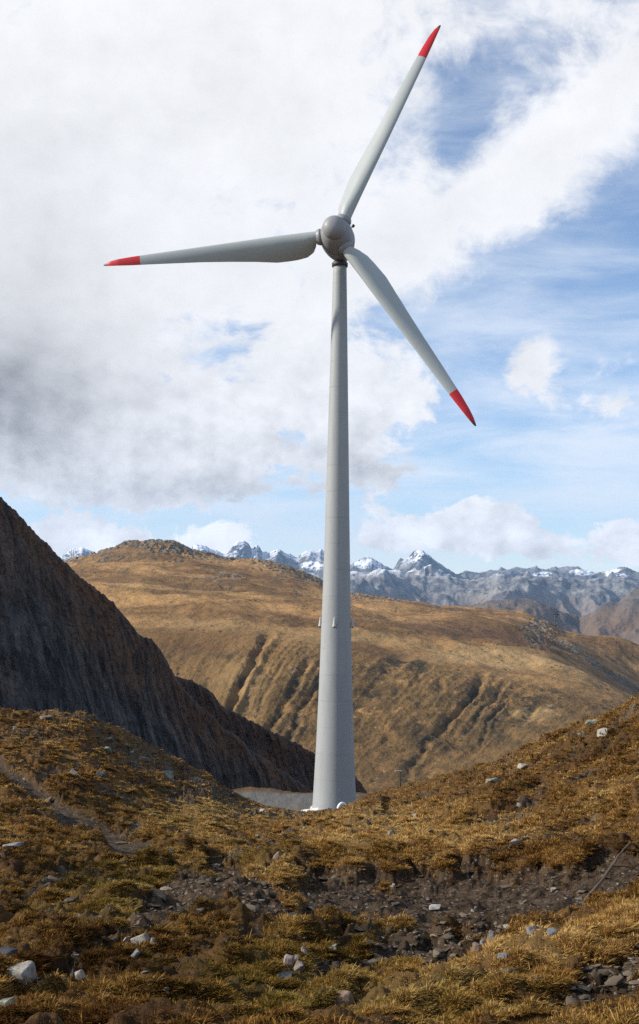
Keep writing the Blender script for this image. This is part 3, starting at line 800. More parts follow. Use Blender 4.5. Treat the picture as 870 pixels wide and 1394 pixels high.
def turbine():
    base = Vector((TOWX, TOWY, BASEZ))
    root = empty('wind_turbine', base)
    tag(root, 'tall grey three bladed wind turbine with red blade tips standing in the saddle', 'wind turbine')
    # tower, widths read at several heights
    top = HUBC.z - 2.95 - BASEZ
    prof_rows = [(1104, 59.5), (1060, 55.2), (1000, 50.6), (930, 45.4), (837, 39.8), (700, 32.6), (600, 28.2), (500, 24.4), (420, 20.9), (352, 18.0)]
    prof = []
    for row, wpx in prof_rows:
        z = float(world(456, row, TOWY)[2]) - BASEZ
        prof.append((wpx / 2 * TOWY / F, z))
    prof = [(prof[0][0] * 1.02, 0.0)] + prof[1:]
    prof[-1] = (prof[-1][0], top)
    zs = np.array([p[1] for p in prof]); rr = np.array([p[0] for p in prof])
    fine = np.linspace(0, top, 60)
    # smooth taper
    co = np.polyfit(zs, rr, 4); rf = np.polyval(co, fine)
    pr = list(zip(rf, fine)) + [(0, top)]
    link('tower', lathe(pr, 96), M_tower, root)
    rad = lambda z: float(np.polyval(co, z))
    # yaw ring under the nacelle
    yr = link('yaw_ring', lathe([(rad(top) * .98, -.45), (rad(top) * 1.18, -.42), (rad(top) * 1.22, .05), (rad(top) * 1.05, .30), (0, .30)], 64), M_dark, root)
    yr.location = (0, 0, top)
    # conical fairings round the tower at about a third of its height
    zc = float(world(456, 853, TOWY)[2]) - BASEZ
    ang0 = math.atan2(-TOWY, -TOWX) - .12
    for k in range(4):
        a = ang0 + k * math.pi / 2
        o = link('conical_fairing', lathe([(0, -.02), (.26, 0), (.29, .10), (.24, .22), (.13, .9), (.05, 1.45), (0, 1.47)], 20), M_conc, root)
        o.location = (math.cos(a) * (rad(zc) + .20), math.sin(a) * (rad(zc) + .20), zc)
        lp = link('bracket', lathe([(0, -.16), (.10, -.16), (.13, -.02), (0, -.02)], 14), M_dark, o)
    # foundation collar
    link('base_flange', lathe([(rad(0) + .28, -.25), (rad(0) + .28, .12), (rad(0) + .02, .18)], 96), M_conc, root)
    # nacelle: drop shaped body along the shaft axis
    def axis_obj(name, prof, mat, parent, at, seg=64):
        me = lathe(prof, seg)
        o = link(name, me, mat, parent)
        o.rotation_euler = NAX.to_track_quat('Z', 'Y').to_euler()
        o.location = at - base
        return o
    nac = [(0, -9.0), (.4, -8.8), (.85, -8.0), (1.35, -6.8), (1.85, -5.2), (2.24, -3.6), (2.44, -2.3), (2.50, -1.55), (2.48, -1.5)]
    axis_obj('nacelle', nac + [(0, -1.45)], M_nac, root, HUBC)
    hub = axis_obj('hub', [(0, -1.42), (2.40, -1.38), (2.46, -1.1), (2.44, -.3), (2.30, .7), (2.06, 1.45), (1.84, 1.95), (1.64, 2.25), (0, 2.25)], M_nac, root, HUBC)
    nose = [(1.58, 2.255), (1.70, 2.30)] + [(1.72 * math.cos(t) ** .92 if t < 1.57 else 0, 2.45 + 1.5 * math.sin(t)) for t in np.linspace(0, math.pi / 2, 14)]
    nm = lathe(nose, 64); link('nose_cone', nm, M_nac, hub)
    # wind vane and mast on the nacelle back
    mast = link('wind_sensor', lathe([(0, 0), (.05, 0), (.05, .55), (.2, .6), (.24, .85), (.2, 1.02), (0, 1.05)], 16), M_dark, root)
    up = (Vector((0, 0, 1)) + Vector((.9, 0, 0))).normalized()
    mast.location = HUBC - NAX * 2.4 + up * 2.38 - base
    mast.rotation_euler = up.to_track_quat('Z', 'Y').to_euler()
    # blades -------------------------------------------------------------
    R = 34.9
    rs_ = np.array([2.0, 3.0, 3.2, 3.6, 4.6, 6.0, 7.2, 9.0, 12, 16, 20, 24, 28, 30.5, 32.5, 33.8, 34.5, 34.9])
    ch = np.array([1.72, 1.72, 2.3, 3.0, 3.6, 3.8, 3.82, 3.75, 3.2, 2.65, 2.2, 1.85, 1.5, 1.28, 1.0, .70, .42, .20])
    tr = np.array([1.0, 1.0, .72, .54, .45, .39, .35, .32, .28, .25, .22, .20, .18, .17, .16, .15, .15, .15])   # thickness/chord
    le = np.array([.875, .875, .875, .88, .89, .90, .90, .88, .82, .74, .66, .58, .50, .44, .36, .26, .16, .06])  # leading edge offset
    tw = -np.radians(np.array([40, 40, 40, 40, 39, 38, 36, 32, 26, 20, 14, 9, 5, 3.5, 2.5, 2, 2, 2]))
    bend = np.interp(rs_, [2, 15, 25, 32, 33.5, 34.9], [0, .05, .2, .3, .15, -.35])   # tip turned toward the tower
    def section(r, n=28):
        c = np.interp(r, rs_, ch); th = np.interp(r, rs_, tr); L = np.interp(r, rs_, le); a = np.interp(r, rs_, tw); bd = np.interp(r, rs_, bend)
        pts = []
        q = float(np.clip((1.0 - th) / .5, 0, 1))                   # 0 = round root, 1 = airfoil
        for k in range(n):
            t = 2 * math.pi * k / n
            x = .5 - .5 * math.cos(t)                                # 0 LE ... 1 TE
            ell = .5 * math.sin(t)
            air = math.copysign(1, math.sin(t)) * (1.48 * math.sqrt(max(x, 0)) - .63 * x - 1.76 * x * x + 1.42 * x**3 - .51 * x**4) * 1.0
            y = (ell * (1 - q) + air * q) * th * c
            y += q * .045 * c * math.sin(math.pi * x)
            X = -L + x * c
            pts.append((X * math.cos(a) - y * math.sin(a), X * math.sin(a) + y * math.cos(a) + bd, r))
        return pts
    def blade_mesh(rads, cap0=False, cap1=True, grow=0.0):
        bm = bmesh.new(); rings = []
        for r in rads:
            rings.append([bm.verts.new(p) for p in section(r)])
        for a, b in zip(rings[:-1], rings[1:]):
            n = len(a)
            for i in range(n):
                j = (i + 1) % n; bm.faces.new((a[i], a[j], b[j], b[i]))
        if cap0: bm.faces.new(rings[0][::-1])
        if cap1: bm.faces.new(rings[-1])
        bmesh.ops.recalc_face_normals(bm, faces=bm.faces)
        me = bpy.data.meshes.new('blade'); bm.to_mesh(me); bm.free()
        return me
    r_red = R * .835
    me_b = blade_mesh(np.concatenate([np.linspace(2.2, 2.95, 4), np.linspace(3.01, 9, 34), np.linspace(9.6, r_red, 30)]), True, False)
    me_t = blade_mesh(np.linspace(r_red, R - .55, 18), False, False)
    me_e = blade_mesh(np.linspace(R - .55, R, 6), False, True)
    me_c = lathe([(0, 1.7), (1.10, 1.7), (1.10, 2.2), (1.17, 2.25), (1.17, 2.55), (1.08, 2.6), (1.06, 2.82), (1.0, 2.87), (.80, 2.87)], 40)
    # rotor frame: U = up in the rotor plane, S = to the right seen from the front
    U = (Vector((0, 0, 1)) - NAX * NAX.z).normalized(); S = U.cross(NAX) * -1
    S = NAX.cross(U) * -1 if False else S
    right = Vector((1, 0, 0)); S = (right - NAX * right.dot(NAX) - U * right.dot(U)).normalized()
    tips = [(597, 38), (647, 572), (143, 360)]
    t0 = world(597, 38, 1.0); t0 = Vector([float(v) for v in t0])
    v0 = t0 * (HUBC.dot(NAX) / t0.dot(NAX)) - HUBC
    a0 = math.atan2(v0.dot(S), v0.dot(U))
    for k in range(3):
        a = a0 + k * 2 * math.pi / 3
        Zx = (U * math.cos(a) + S * math.sin(a)).normalized()        # along the blade
        Xx = (U * math.sin(a) - S * math.cos(a)).normalized()        # trailing side (counter-clockwise)
        Yx = Zx.cross(Xx)
        mw = Matrix((Xx, Yx, Zx)).transposed().to_4x4(); mw.translation = HUBC - base
        b = link('blade', me_b.copy() if k else me_b, M_blade, root)
        if k: pass
        b.matrix_local = mw
        o = link('red_tip', me_t.copy() if k else me_t, M_red, b)
        o = link('tip_end', me_e.copy() if k else me_e, M_dark, b)
        o = link('root_collar', me_c.copy() if k else me_c, M_nac, b)
    return root, rad
turb, trad = turbine()
for me in bpy.data.meshes:                                          # copied meshes carried their material twice
    if len(me.materials) > 1 and me.materials[0] == me.materials[-1]: me.materials.pop()

# white curved hood and white slab at the tower foot
def foot_items():
    bm = bmesh.new(); n = 18; rings = []
    for k in range(n + 1):
        t = math.pi * k / n
        c = Vector((-.75 * math.cos(t), 0, .95 * math.sin(t) * 1.25)); nr = Vector((-math.cos(t), 0, math.sin(t)))
        rings.append([bm.verts.new(c + (nr * math.cos(q) + Vector((0, 1, 0)) * math.sin(q)) * .22) for q in [i * math.pi / 6 for i in range(12)]])
    for k in range(n):
        for i in range(12): bm.faces.new((rings[k][i], rings[k][(i + 1) % 12], rings[k + 1][(i + 1) % 12], rings[k + 1][i]))
    bm.faces.new(rings[0][::-1]); bm.faces.new(rings[-1])
    bmesh.ops.recalc_face_normals(bm, faces=bm.faces)
    me = bpy.data.meshes.new('vent_pipe'); bm.to_mesh(me); bm.free()
    o = link('vent_pipe', me, M_white)
    return tag(o, 'white curved vent pipe arching from the ground before the tower foot', 'pipe')
vp = foot_items()
x, y, z = [float(v) for v in world(466, 1096, 172)]
vp.location = (x, y, z - .95); vp.rotation_euler = (0, 0, .5)
def slab():
    bm = bmesh.new(); bmesh.ops.create_cube(bm, size=1)
    for v in bm.verts: v.co = Vector((v.co.x * 2.6, v.co.y * 2.2, v.co.z * .9 + (.28 if v.co.x > 0 else -.1) * (v.co.z > 0)))
    bmesh.ops.bevel(bm, geom=list(bm.edges), offset=.06, segments=2, affect='EDGES')
    me = bpy.data.meshes.new('concrete_slab'); bm.to_mesh(me); bm.free()
    o = link('concrete_slab', me, M_white, smooth=False)
    return tag(o, 'low white wedge shaped slab against the left side of the tower foot', 'slab')
sl = slab(); x, y, z = [float(v) for v in world(417, 1103, 176)]; sl.location = (x + .5, y, z - .5)

# small post with a crossbar at the edge of the pad
def marker_post():
    x, y, z = [float(v) for v in world(545, 1086, 196)]
    root = empty('marker_post', (x, y, z - .6))
    tag(root, 'thin dark post with short crossbar standing right of the tower foot', 'post')
    link('post', lathe([(0, 0), (.11, 0), (.10, 5.2), (.06, 5.3), (0, 5.3)], 12), M_dark, root)
    bm = bmesh.new(); bmesh.ops.create_cube(bm, size=1)
    for v in bm.verts: v.co = Vector((v.co.x * 1.1 - .3, v.co.y * .10, v.co.z * .12))
    bmesh.ops.bevel(bm, geom=list(bm.edges), offset=.02, segments=1, affect='EDGES')
    me = bpy.data.meshes.new('crossbar'); bm.to_mesh(me); bm.free()
    o = link('crossbar', me, M_conc, root, smooth=False); o.location = (0, -.16, 4.95)
marker_post()

# ================================================================== LEFT MOUNTAIN
def left_mountain(label, pts, dpts, brown, seed):
    px = np.concatenate([np.linspace(-1500, -80, 90), np.linspace(-75, 560, 560)])
    crest = curve(px, pts, 3)
    crest = crest + fbm(px * .035, px * 0, seed, 5) * 7 + fbm(px * .2, px * 0, seed + 4, 3) * 3.4
    dc = np.interp(px, *dpts)
    ctrl = [(dc - 240, crest + 640), (dc - 130, crest + 300), (dc - 60, crest + 128), (dc - 18, crest + 34), (dc, crest), (dc + 60, crest + 20), (dc + 200, crest + 180), (dc + 420, crest + 420)]
    X, Y, Z, S = relief(px, ctrl, [60, 120, 120, 80, 30, 20, 14, 8])
    PXg = px[None, :] * np.ones_like(S)
    face = sstep(0, .5, S) * sstep(4.15, 3.6, S)
    # ribs, strata and gullies run down the face, leaning right
    q = .93 * X + .37 * Z; p = .37 * X - .93 * Z
    wq = 14 * fbm(q * .01, p * .01, 4, 3)
    rib = ridged((q + wq) * .022, p * .0045, 5, 4) - .5
    rib2 = ridged((q + wq) * .075, p * .014, 15, 4) - .5
    crag = ridged((q + wq) * .23, p * .05, 35, 4) - .5
    blk = fbm(X * .016, Z * .016, 21, 5)
    dsp = face * (rib * (8 - 3 * brown) + rib2 * 6.0 + blk * 6 + crag * 3.6)
    X = X + dsp * .5; Y = Y - dsp * .85; Z = Z + dsp * .10
    crestd = PXg * 0 + (S - 4.0)
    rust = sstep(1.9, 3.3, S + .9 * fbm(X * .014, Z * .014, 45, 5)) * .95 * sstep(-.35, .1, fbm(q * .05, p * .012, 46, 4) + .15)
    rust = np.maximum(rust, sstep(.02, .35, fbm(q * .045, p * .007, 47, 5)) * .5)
    rust = np.maximum(rust, brown * sstep(-.38, .12, fbm(q * .06, p * .012, 50, 5)))
    rust = rust * face
    me = np_mesh('mountain', np.stack([X, Y, Z], -1).reshape(-1, 3), grid_faces(*X.shape), dict(rust=rust, sq=q, sp=p))
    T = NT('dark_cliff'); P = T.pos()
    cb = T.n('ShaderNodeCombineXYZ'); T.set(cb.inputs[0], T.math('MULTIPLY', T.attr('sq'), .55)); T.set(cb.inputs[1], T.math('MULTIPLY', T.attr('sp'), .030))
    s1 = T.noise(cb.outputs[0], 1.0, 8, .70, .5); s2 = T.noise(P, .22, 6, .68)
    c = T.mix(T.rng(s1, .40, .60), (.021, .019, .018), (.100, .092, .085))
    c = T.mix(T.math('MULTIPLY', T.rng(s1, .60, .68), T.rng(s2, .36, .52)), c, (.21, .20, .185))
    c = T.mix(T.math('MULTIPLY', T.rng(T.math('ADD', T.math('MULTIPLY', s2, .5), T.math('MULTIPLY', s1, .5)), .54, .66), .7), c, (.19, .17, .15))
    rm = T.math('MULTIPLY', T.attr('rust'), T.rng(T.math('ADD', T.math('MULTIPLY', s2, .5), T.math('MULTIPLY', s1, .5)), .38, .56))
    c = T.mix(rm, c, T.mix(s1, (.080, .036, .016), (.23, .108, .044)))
    ck = T.voro(P, .16, 'DISTANCE_TO_EDGE'); s3 = T.noise(P, .9, 5, .7)
    c = T.mix(T.math('MULTIPLY', T.rng(ck, .10, .02), T.math('MULTIPLY', T.rng(s2, .4, .6), .7)), c, (.010, .008, .007))
    c = T.mix(T.math('MULTIPLY', T.rng(s3, .58, .72), .55), c, (.15, .138, .125))
    m = T.done(T.bsdf(c, .95, T.bump(T.math('ADD', T.math('ADD', s1, s2), T.math('ADD', T.math('MULTIPLY', s3, .5), T.math('MULTIPLY', T.rng(ck, .0, .2), .4))), 1.0, 2.5), .15))
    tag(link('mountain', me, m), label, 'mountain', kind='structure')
left_mountain('steep dark rocky mountain flank falling from the left edge',
              [(-1500, -500), (-400, 250), (-150, 545), (-60, 628), (0, 676), (18, 692), (40, 716), (75, 752), (110, 786), (150, 818), (190, 862), (208, 872), (224, 893), (233, 912),
               (240, 924), (255, 943), (270, 958), (305, 989), (347, 1025), (389, 1052), (419, 1074), (450, 1098), (560, 1180)], ([-1500, 0, 240, 560], [520, 640, 740, 820]), 0.0, 3)
left_mountain('lower rust brown ridge behind the foot of the dark mountain',
              [(-1500, 900), (0, 905), (200, 916), (237, 921), (256, 925), (272, 931), (288, 941), (298, 957), (312, 966), (354, 988), (385, 1003), (420, 1021), (450, 1036), (481, 1053), (510, 1088), (530, 1112), (560, 1140)],
              ([-1500, 0, 240, 560], [1000, 1000, 960, 980]), 1.0, 23)

# ================================================================== GOLDEN RIDGE ACROSS THE VALLEY
def golden_ridge():
    px = np.concatenate([np.linspace(-900, -30, 60), np.linspace(-20, 930, 860), np.linspace(940, 1900, 70)])
    C = lambda pts, s=10: curve(px, pts, s)
    base = C([(-900, 1250), (0, 1210), (200, 1190), (300, 1175), (430, 1150), (560, 1135), (700, 1120), (870, 1090), (1900, 1250)], 20)
    face = C([(0, 1050), (250, 1030), (330, 1015), (430, 1010), (520, 1020), (620, 1035), (720, 1030), (870, 1020), (1900, 1180)], 20)
    rim = C([(-900, 900), (0, 885), (150, 880), (250, 882), (330, 872), (400, 872), (480, 886), (540, 896), (600, 906), (650, 915), (700, 925), (760, 935), (800, 945), (840, 958), (870, 970), (1900, 1120)], 14)
    mid = C([(-900, 830), (0, 815), (150, 808), (300, 818), (400, 826), (480, 840), (600, 862), (690, 880), (740, 889), (790, 908), (830, 928), (870, 949), (1000, 1010), (1900, 1100)], 10)
    behind = C([(-900, 815), (0, 800), (200, 795), (480, 832), (600, 852), (660, 868), (700, 878), (740, 892), (790, 918), (830, 945), (870, 972), (1000, 1050), (1900, 1150)], 10)
    spur = C([(-900, 800), (0, 782), (200, 775), (400, 800), (480, 826), (560, 836), (640, 838), (690, 846), (740, 862), (780, 880), (820, 905), (870, 940), (1000, 1010), (1900, 1120)], 8)
    dip = C([(-900, 795), (0, 775), (200, 765), (400, 792), (480, 820), (560, 830), (650, 838), (700, 846), (760, 872), (820, 905), (870, 935), (1000, 1000), (1900, 1110)], 8)
    crest = C([(-900, 800), (0, 785), (60, 775), (90, 765), (120, 758), (150, 748), (172, 741), (200, 739), (225, 737.5), (248, 742), (268, 750), (300, 760), (330, 763), (365, 766), (400, 774),
               (430, 786), (460, 806), (480, 812), (540, 818), (600, 826), (680, 831), (715, 833), (735, 842), (770, 858), (800, 864), (840, 868), (870, 881), (930, 905), (1900, 1060)], 3)
    crest = crest + fbm(px * .03, px * 0, 61, 5) * 3.0
    ctrl = [(1250, base), (1480, face), (1760, rim), (2080, mid), (2260, behind), (2560, spur), (2700, dip), (3050, crest), (3250, crest + 14), (3900, crest + 110), (4600, crest + 260)]
    X, Y, Z, S = relief(px, ctrl, [70, 130, 130, 50, 70, 50, 90, 30, 16, 8])
    PXg = px[None, :] * np.ones_like(S)
    low = sstep(-.2, .5, S) * sstep(2.35, 1.55, S)
    # ravines: cut down-left across the steep face, each with its own line, depth and width
    RV = project(X, Y, Z)[1]
    jit = fbm(X * .02, Y * .02, 70, 4) * 10 + fbm(X * .06, Y * .06 + Z * .05, 72, 4) * 5
    ravines = [([(367, 858), (351, 890), (334, 920), (318, 950), (300, 985)], 7, 11), ([(383, 903), (359, 949), (352, 968)], 4, 2.5), ([(420, 898), (402, 928), (384, 957), (369, 985), (352, 1020)], 7, 7),
               ([(441, 918), (412, 962), (399, 1000), (385, 1040)], 5, 5), ([(322, 888), (303, 914)], 4, 2), ([(455, 890), (447, 930), (432, 980)], 5, 2.5),
               ([(548, 890), (528, 915), (508, 935), (482, 972)], 13, 7), ([(580, 903), (557, 943)], 4, 2), ([(657, 918), (645, 950), (613, 979), (584, 1010), (560, 1046), (540, 1080)], 6, 6),
               ([(686, 930), (650, 979), (628, 1006)], 4, 3), ([(695, 944), (668, 985), (650, 1020)], 3.5, 2.5), ([(608, 917), (592, 946)], 5, 3),
               ([(728, 958), (705, 990)], 7, 3)]
    cutd = np.zeros_like(X); ribd = np.zeros_like(X); near_r = np.zeros_like(X)
    box = (PXg > 180) & (PXg < 780) & (S < 3.2)
    pxs, rvs = (PXg + jit)[box], RV[box]
    for pts, w, dep in ravines:
        dd = dist_poly(pxs, rvs, pts)
        xm = np.interp(rvs, [q[1] for q in pts], [q[0] for q in pts])
        fade = sstep(pts[0][1] - 6, pts[0][1] + 14, rvs) * sstep(pts[-1][1] + 10, pts[-1][1] - 25, rvs)
        cutd[box] += dep * np.exp(-(dd / w) ** 2) * fade
        ribd[box] += dep * .45 * np.exp(-((pxs - xm - w * 1.7) / (w * .8)) ** 2) * fade
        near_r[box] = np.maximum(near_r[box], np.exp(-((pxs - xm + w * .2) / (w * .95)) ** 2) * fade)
    q = PXg + (S - 2.0) * np.interp(px, [150, 350, 500, 700, 870], [-70, -85, -110, -120, -60])[None, :]
    rav2 = ridged(q * .055 + .30 * fbm(X * .01, S * 1.6, 74, 4), S * .55, 73, 4)
    gap = sstep(.1, 1.2, S) * sstep(2.3, 1.75, S)
    var = .48 + .62 * sstep(-.25, .3, fbm(X * .006, Z * .012, 92, 3))
    d = (ribd - cutd) * var + gap * (rav2 - .5) * 1.6
    d += sstep(2.2, 1.6, S) * fbm(X * .008, Y * .008, 75, 4) * 9 + gap * fbm(X * .05, Y * .05 + Z * .05, 175, 5) * 3.2
    bush = np.zeros_like(X)
    for (a, b, ra, rb, am) in [(533, 905, 24, 15, 1), (569, 908, 17, 12, 1), (697, 957, 34, 15, .9), (676, 1003, 28, 20, .9), (583, 1006, 17, 14, 1), (758, 946, 28, 8, 1), (712, 949, 24, 11, .9), (795, 964, 16, 6, .9), (640, 990, 16, 12, .8),
                               (505, 945, 26, 18, .6), (490, 985, 22, 22, .5), (280, 895, 40, 10, .6), (345, 905, 12, 16, .6), (400, 950, 14, 22, .6), (625, 930, 22, 10, .6), (740, 1000, 40, 14, .7), (520, 1060, 40, 18, .5)]:
        bush += am * np.exp(-((PXg - a) / ra) ** 2 - ((RV - b) / rb) ** 2)
    # plateau: gentle folds and terracettes, boulders toward the top
    up = sstep(1.7, 2.4, S)
    d += up * (fbm(X * .004, Y * .0045, 77, 5) * 18 + fbm(X * .02, Y * .02, 78, 4) * 5.0)
    rocky = np.clip(sstep(6.2, 6.85, S + .5 * fbm(X * .006, Y * .006, 81, 4)) * sstep(700, 430, PXg)
                    + sstep(.55, .1, np.abs(S - 5.0) + .35 * fbm(X * .008, Y * .008, 83, 3)) * sstep(660, 715, PXg) * .95
                    + sstep(34, 10, np.hypot(PXg - 735, (project(X, Y, Z)[1] - 862) * 1.0) + 14 * fbm(X * .02, Y * .02, 88, 3)) * .9
                    + sstep(.12, .34, fbm(X * .0075, Y * .005, 85, 5)) * sstep(3.5, 5.5, S) * .55 * sstep(560, 330, PXg), 0, 1)
    d += rocky * (ridged(X * .05, Y * .05, 87, 5) - .45) * 12
    nz = fbm(X * .025, Y * .025, 90, 5)
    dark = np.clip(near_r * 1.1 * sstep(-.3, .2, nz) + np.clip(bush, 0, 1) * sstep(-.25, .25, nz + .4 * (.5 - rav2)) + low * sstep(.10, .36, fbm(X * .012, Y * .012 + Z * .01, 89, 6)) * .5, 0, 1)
    gold = np.zeros_like(X)
    for (a, b, ra, rb, sl, am) in [(692, 896, 70, 13, .12, 1), (620, 893, 60, 12, -.1, .7), (540, 868, 90, 12, .1, .35), (790, 925, 50, 10, .35, .5), (300, 850, 130, 14, .05, .5), (200, 800, 70, 20, 0, .35), (729, 972, 30, 9, 0, 1), (335, 930, 45, 40, 0, .5), (440, 870, 60, 12, 0, .5),
                                   (620, 862, 110, 11, .12, -.7), (700, 872, 60, 8, .2, -.6), (500, 885, 60, 8, .1, -.5), (270, 882, 90, 8, 0, -.5), (380, 790, 60, 12, .2, -.4), (560, 850, 90, 6, .05, -.3), (780, 950, 50, 8, .3, -.3)]:
        gold += am * np.exp(-((PXg - a) / ra) ** 2 - ((RV - b - sl * (PXg - a)) / rb) ** 2)
    gold = np.clip(gold + .25 * fbm(X * .006, Y * .006, 93, 4), -1, 1)
    Z = Z + d
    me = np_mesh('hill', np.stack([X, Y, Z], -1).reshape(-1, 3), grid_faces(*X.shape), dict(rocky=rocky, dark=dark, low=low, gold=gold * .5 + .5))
    T = NT('autumn_slope'); P = T.pos()
    mp = T.n('ShaderNodeMapping'); T.set(mp.inputs[0], P); mp.inputs['Scale'].default_value = (.6, 1.0, 1.6)
    n1 = T.noise(mp.outputs[0], .006, 7, .6, .4); n2 = T.noise(P, .04, 6, .65); n3 = T.noise(mp.outputs[0], .018, 5, .6, .8)
    g = T.mix(T.rng(n1, .36, .64), (.18, .098, .038), (.45, .255, .098))
    g = T.mix(T.math('MULTIPLY', T.rng(n3, .50, .70), .75), g, (.12, .066, .028))
    g = T.mix(T.math('MULTIPLY', T.rng(n2, .55, .75), .5), g, (.38, .24, .10))
    g = T.mix(T.math('MULTIPLY', T.attr('low'), T.rng(n2, .25, .50)), g, T.mix(n3, (.105, .064, .029), (.265, .158, .060)))
    gd = T.attr('gold')
    g = T.mix(T.math('MULTIPLY', T.rng(gd, .5, .95), .8), g, T.mix(n2, (.38, .235, .095), (.53, .35, .155)))
    g = T.mix(T.math('MULTIPLY', T.rng(gd, .5, .12), .8), g, T.mix(n2, (.085, .045, .024), (.16, .085, .042)))
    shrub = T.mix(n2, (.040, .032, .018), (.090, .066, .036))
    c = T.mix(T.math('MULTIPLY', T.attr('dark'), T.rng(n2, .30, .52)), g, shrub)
    vr = T.voro(P, .09, out='Color'); s = T.n('ShaderNodeSeparateColor'); T.set(s.inputs[0], vr)
    rk = T.mix(s.outputs[0], (.070, .070, .058), (.22, .215, .185))
    rm = T.math('MULTIPLY', T.attr('rocky'), T.rng(T.math('ADD', T.math('MULTIPLY', n2, .6), T.math('MULTIPLY', s.outputs[1], .4)), .38, .54))
    c = T.mix(rm, c, rk)
    # single bushes and boulders, a few metres each
    vp = T.voro(P, .11); vpc = T.voro(P, .11, out='Color'); ss = T.n('ShaderNodeSeparateColor'); T.set(ss.inputs[0], vpc)
    spot = T.math('MULTIPLY', T.rng(vp, .40, .22), T.rng(T.noise(P, .013, 4, .6), .46, .60))
    c = T.mix(T.math('MULTIPLY', spot, T.rng(ss.outputs[0], .60, .70)), c, (.060, .045, .024))
    c = T.mix(T.math('MULTIPLY', T.math('MULTIPLY', spot, T.rng(ss.outputs[1], .94, .97)), .6), c, (.28, .25, .20))
    n5 = T.noise(P, .16, 5, .7)
    c = T.mix(T.math('MULTIPLY', T.rng(n5, .56, .74), .28), c, (.055, .040, .022)); c = T.mix(T.math('MULTIPLY', T.rng(n5, .42, .30), .35), c, (.40, .29, .15))
    # bare pale scars on the steep part
    sc_ = T.math('MULTIPLY', T.attr('low'), T.rng(T.noise(P, .03, 7, .7), .64, .70))
    c = T.mix(sc_, c, (.36, .31, .24))
    m = T.done(T.bsdf(c, .95, T.bump(T.math('ADD', T.math('ADD', n2, n3), T.math('MULTIPLY', n5, .6)), .8, 4.0), .1))
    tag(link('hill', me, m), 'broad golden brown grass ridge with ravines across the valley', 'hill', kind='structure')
    return X, Y, Z, px
HX, HY, HZ, HPX = golden_ridge()

# lattice pylon far away on the saddle of the ridge
def pylon():
    x, y, z = [float(v) for v in world(756, 864, 2900)]
    j = int(np.argmin(np.abs(HPX - 756)))
    pr = project(HX[:, j], HY[:, j], HZ[:, j])[1]
    i = int(np.argmin(np.where(HY[:, j] > 2700, pr, 1e9)))
    x, y, z = HX[i, j], HY[i, j], HZ[i, j]
    root = empty('power_pylon', (x, y, z - 1))
    tag(root, 'tiny lattice power pylon on the far brown ridge at the right', 'pylon')
    def bars(name, segs, r=.45):
        bm = bmesh.new()
        for a, b in segs:
            a, b = Vector(a), Vector(b); ax = (b - a).normalized(); s = ax.orthogonal().normalized(); u = ax.cross(s)
            q = [[bm.verts.new(c + (s * sx + u * sy) * r) for sx, sy in ((1, 1), (-1, 1), (-1, -1), (1, -1))] for c in (a, b)]
            for k in range(4): bm.faces.new((q[0][k], q[0][(k + 1) % 4], q[1][(k + 1) % 4], q[1][k]))
            bm.faces.new(q[0][::-1]); bm.faces.new(q[1])
        me = bpy.data.meshes.new(name); bm.to_mesh(me); bm.free()
        link(name, me, M_dark, root, smooth=False)
    H = 46.0; sg = []
    cs_ = [(-1, -1), (1, -1), (1, 1), (-1, 1)]
    lv = [0, 12, 22, 30, 38, H]; wd = [4.2, 3.0, 2.1, 1.5, 1.1, .3]
    for k in range(5):
        for c in range(4):
            a, b = cs_[c], cs_[(c + 1) % 4]
            sg.append(((a[0] * wd[k], a[1] * wd[k], lv[k]), (a[0] * wd[k + 1], a[1] * wd[k + 1], lv[k + 1])))
            sg.append(((a[0] * wd[k], a[1] * wd[k], lv[k]), (b[0] * wd[k + 1], b[1] * wd[k + 1], lv[k + 1])))
    bars('lattice_mast', sg)
    for h, w in ((30, 8.5), (37, 7.0), (43, 4.5)):
        bars('crossarm', [((-w, 0, h), (w, 0, h)), ((-w, 0, h), (0, 0, h + 2.5)), ((w, 0, h), (0, 0, h + 2.5))], .4)
pylon()

# ================================================================== FAR RANGES
def snow_rock(name, rock_a, rock_b, grass, snow_amt):
    T = NT(name); P = T.pos()
    n1 = T.noise(P, .0011, 7, .62); n2 = T.noise(P, .006, 6, .65)
    nrm = T.n('ShaderNodeNewGeometry').outputs['True Normal']; s = T.n('ShaderNodeSeparateXYZ'); T.set(s.inputs[0], nrm)
    c = T.mix(T.rng(n2, .35, .65), rock_a, rock_b)
    c = T.mix(T.math('MULTIPLY', T.attr('grass'), T.rng(T.math('ADD', T.math('MULTIPLY', n1, .6), T.math('MULTIPLY', n2, .4)), .40, .56)), c, grass)
    sn = T.math('MULTIPLY', T.attr('snow'), T.rng(T.math('ADD', T.math('MULTIPLY_ADD', n2, .35, T.math('MULTIPLY', n1, .35)), T.math('MULTIPLY', s.outputs[2], .85)), 0.90, 1.02))
    c = T.mix(T.math('MULTIPLY', sn, snow_amt, clamp=True), c, (.86, .88, .92))
    return T.done(T.bsdf(c, .9, T.bump(n2, .7, 25.0), .1))

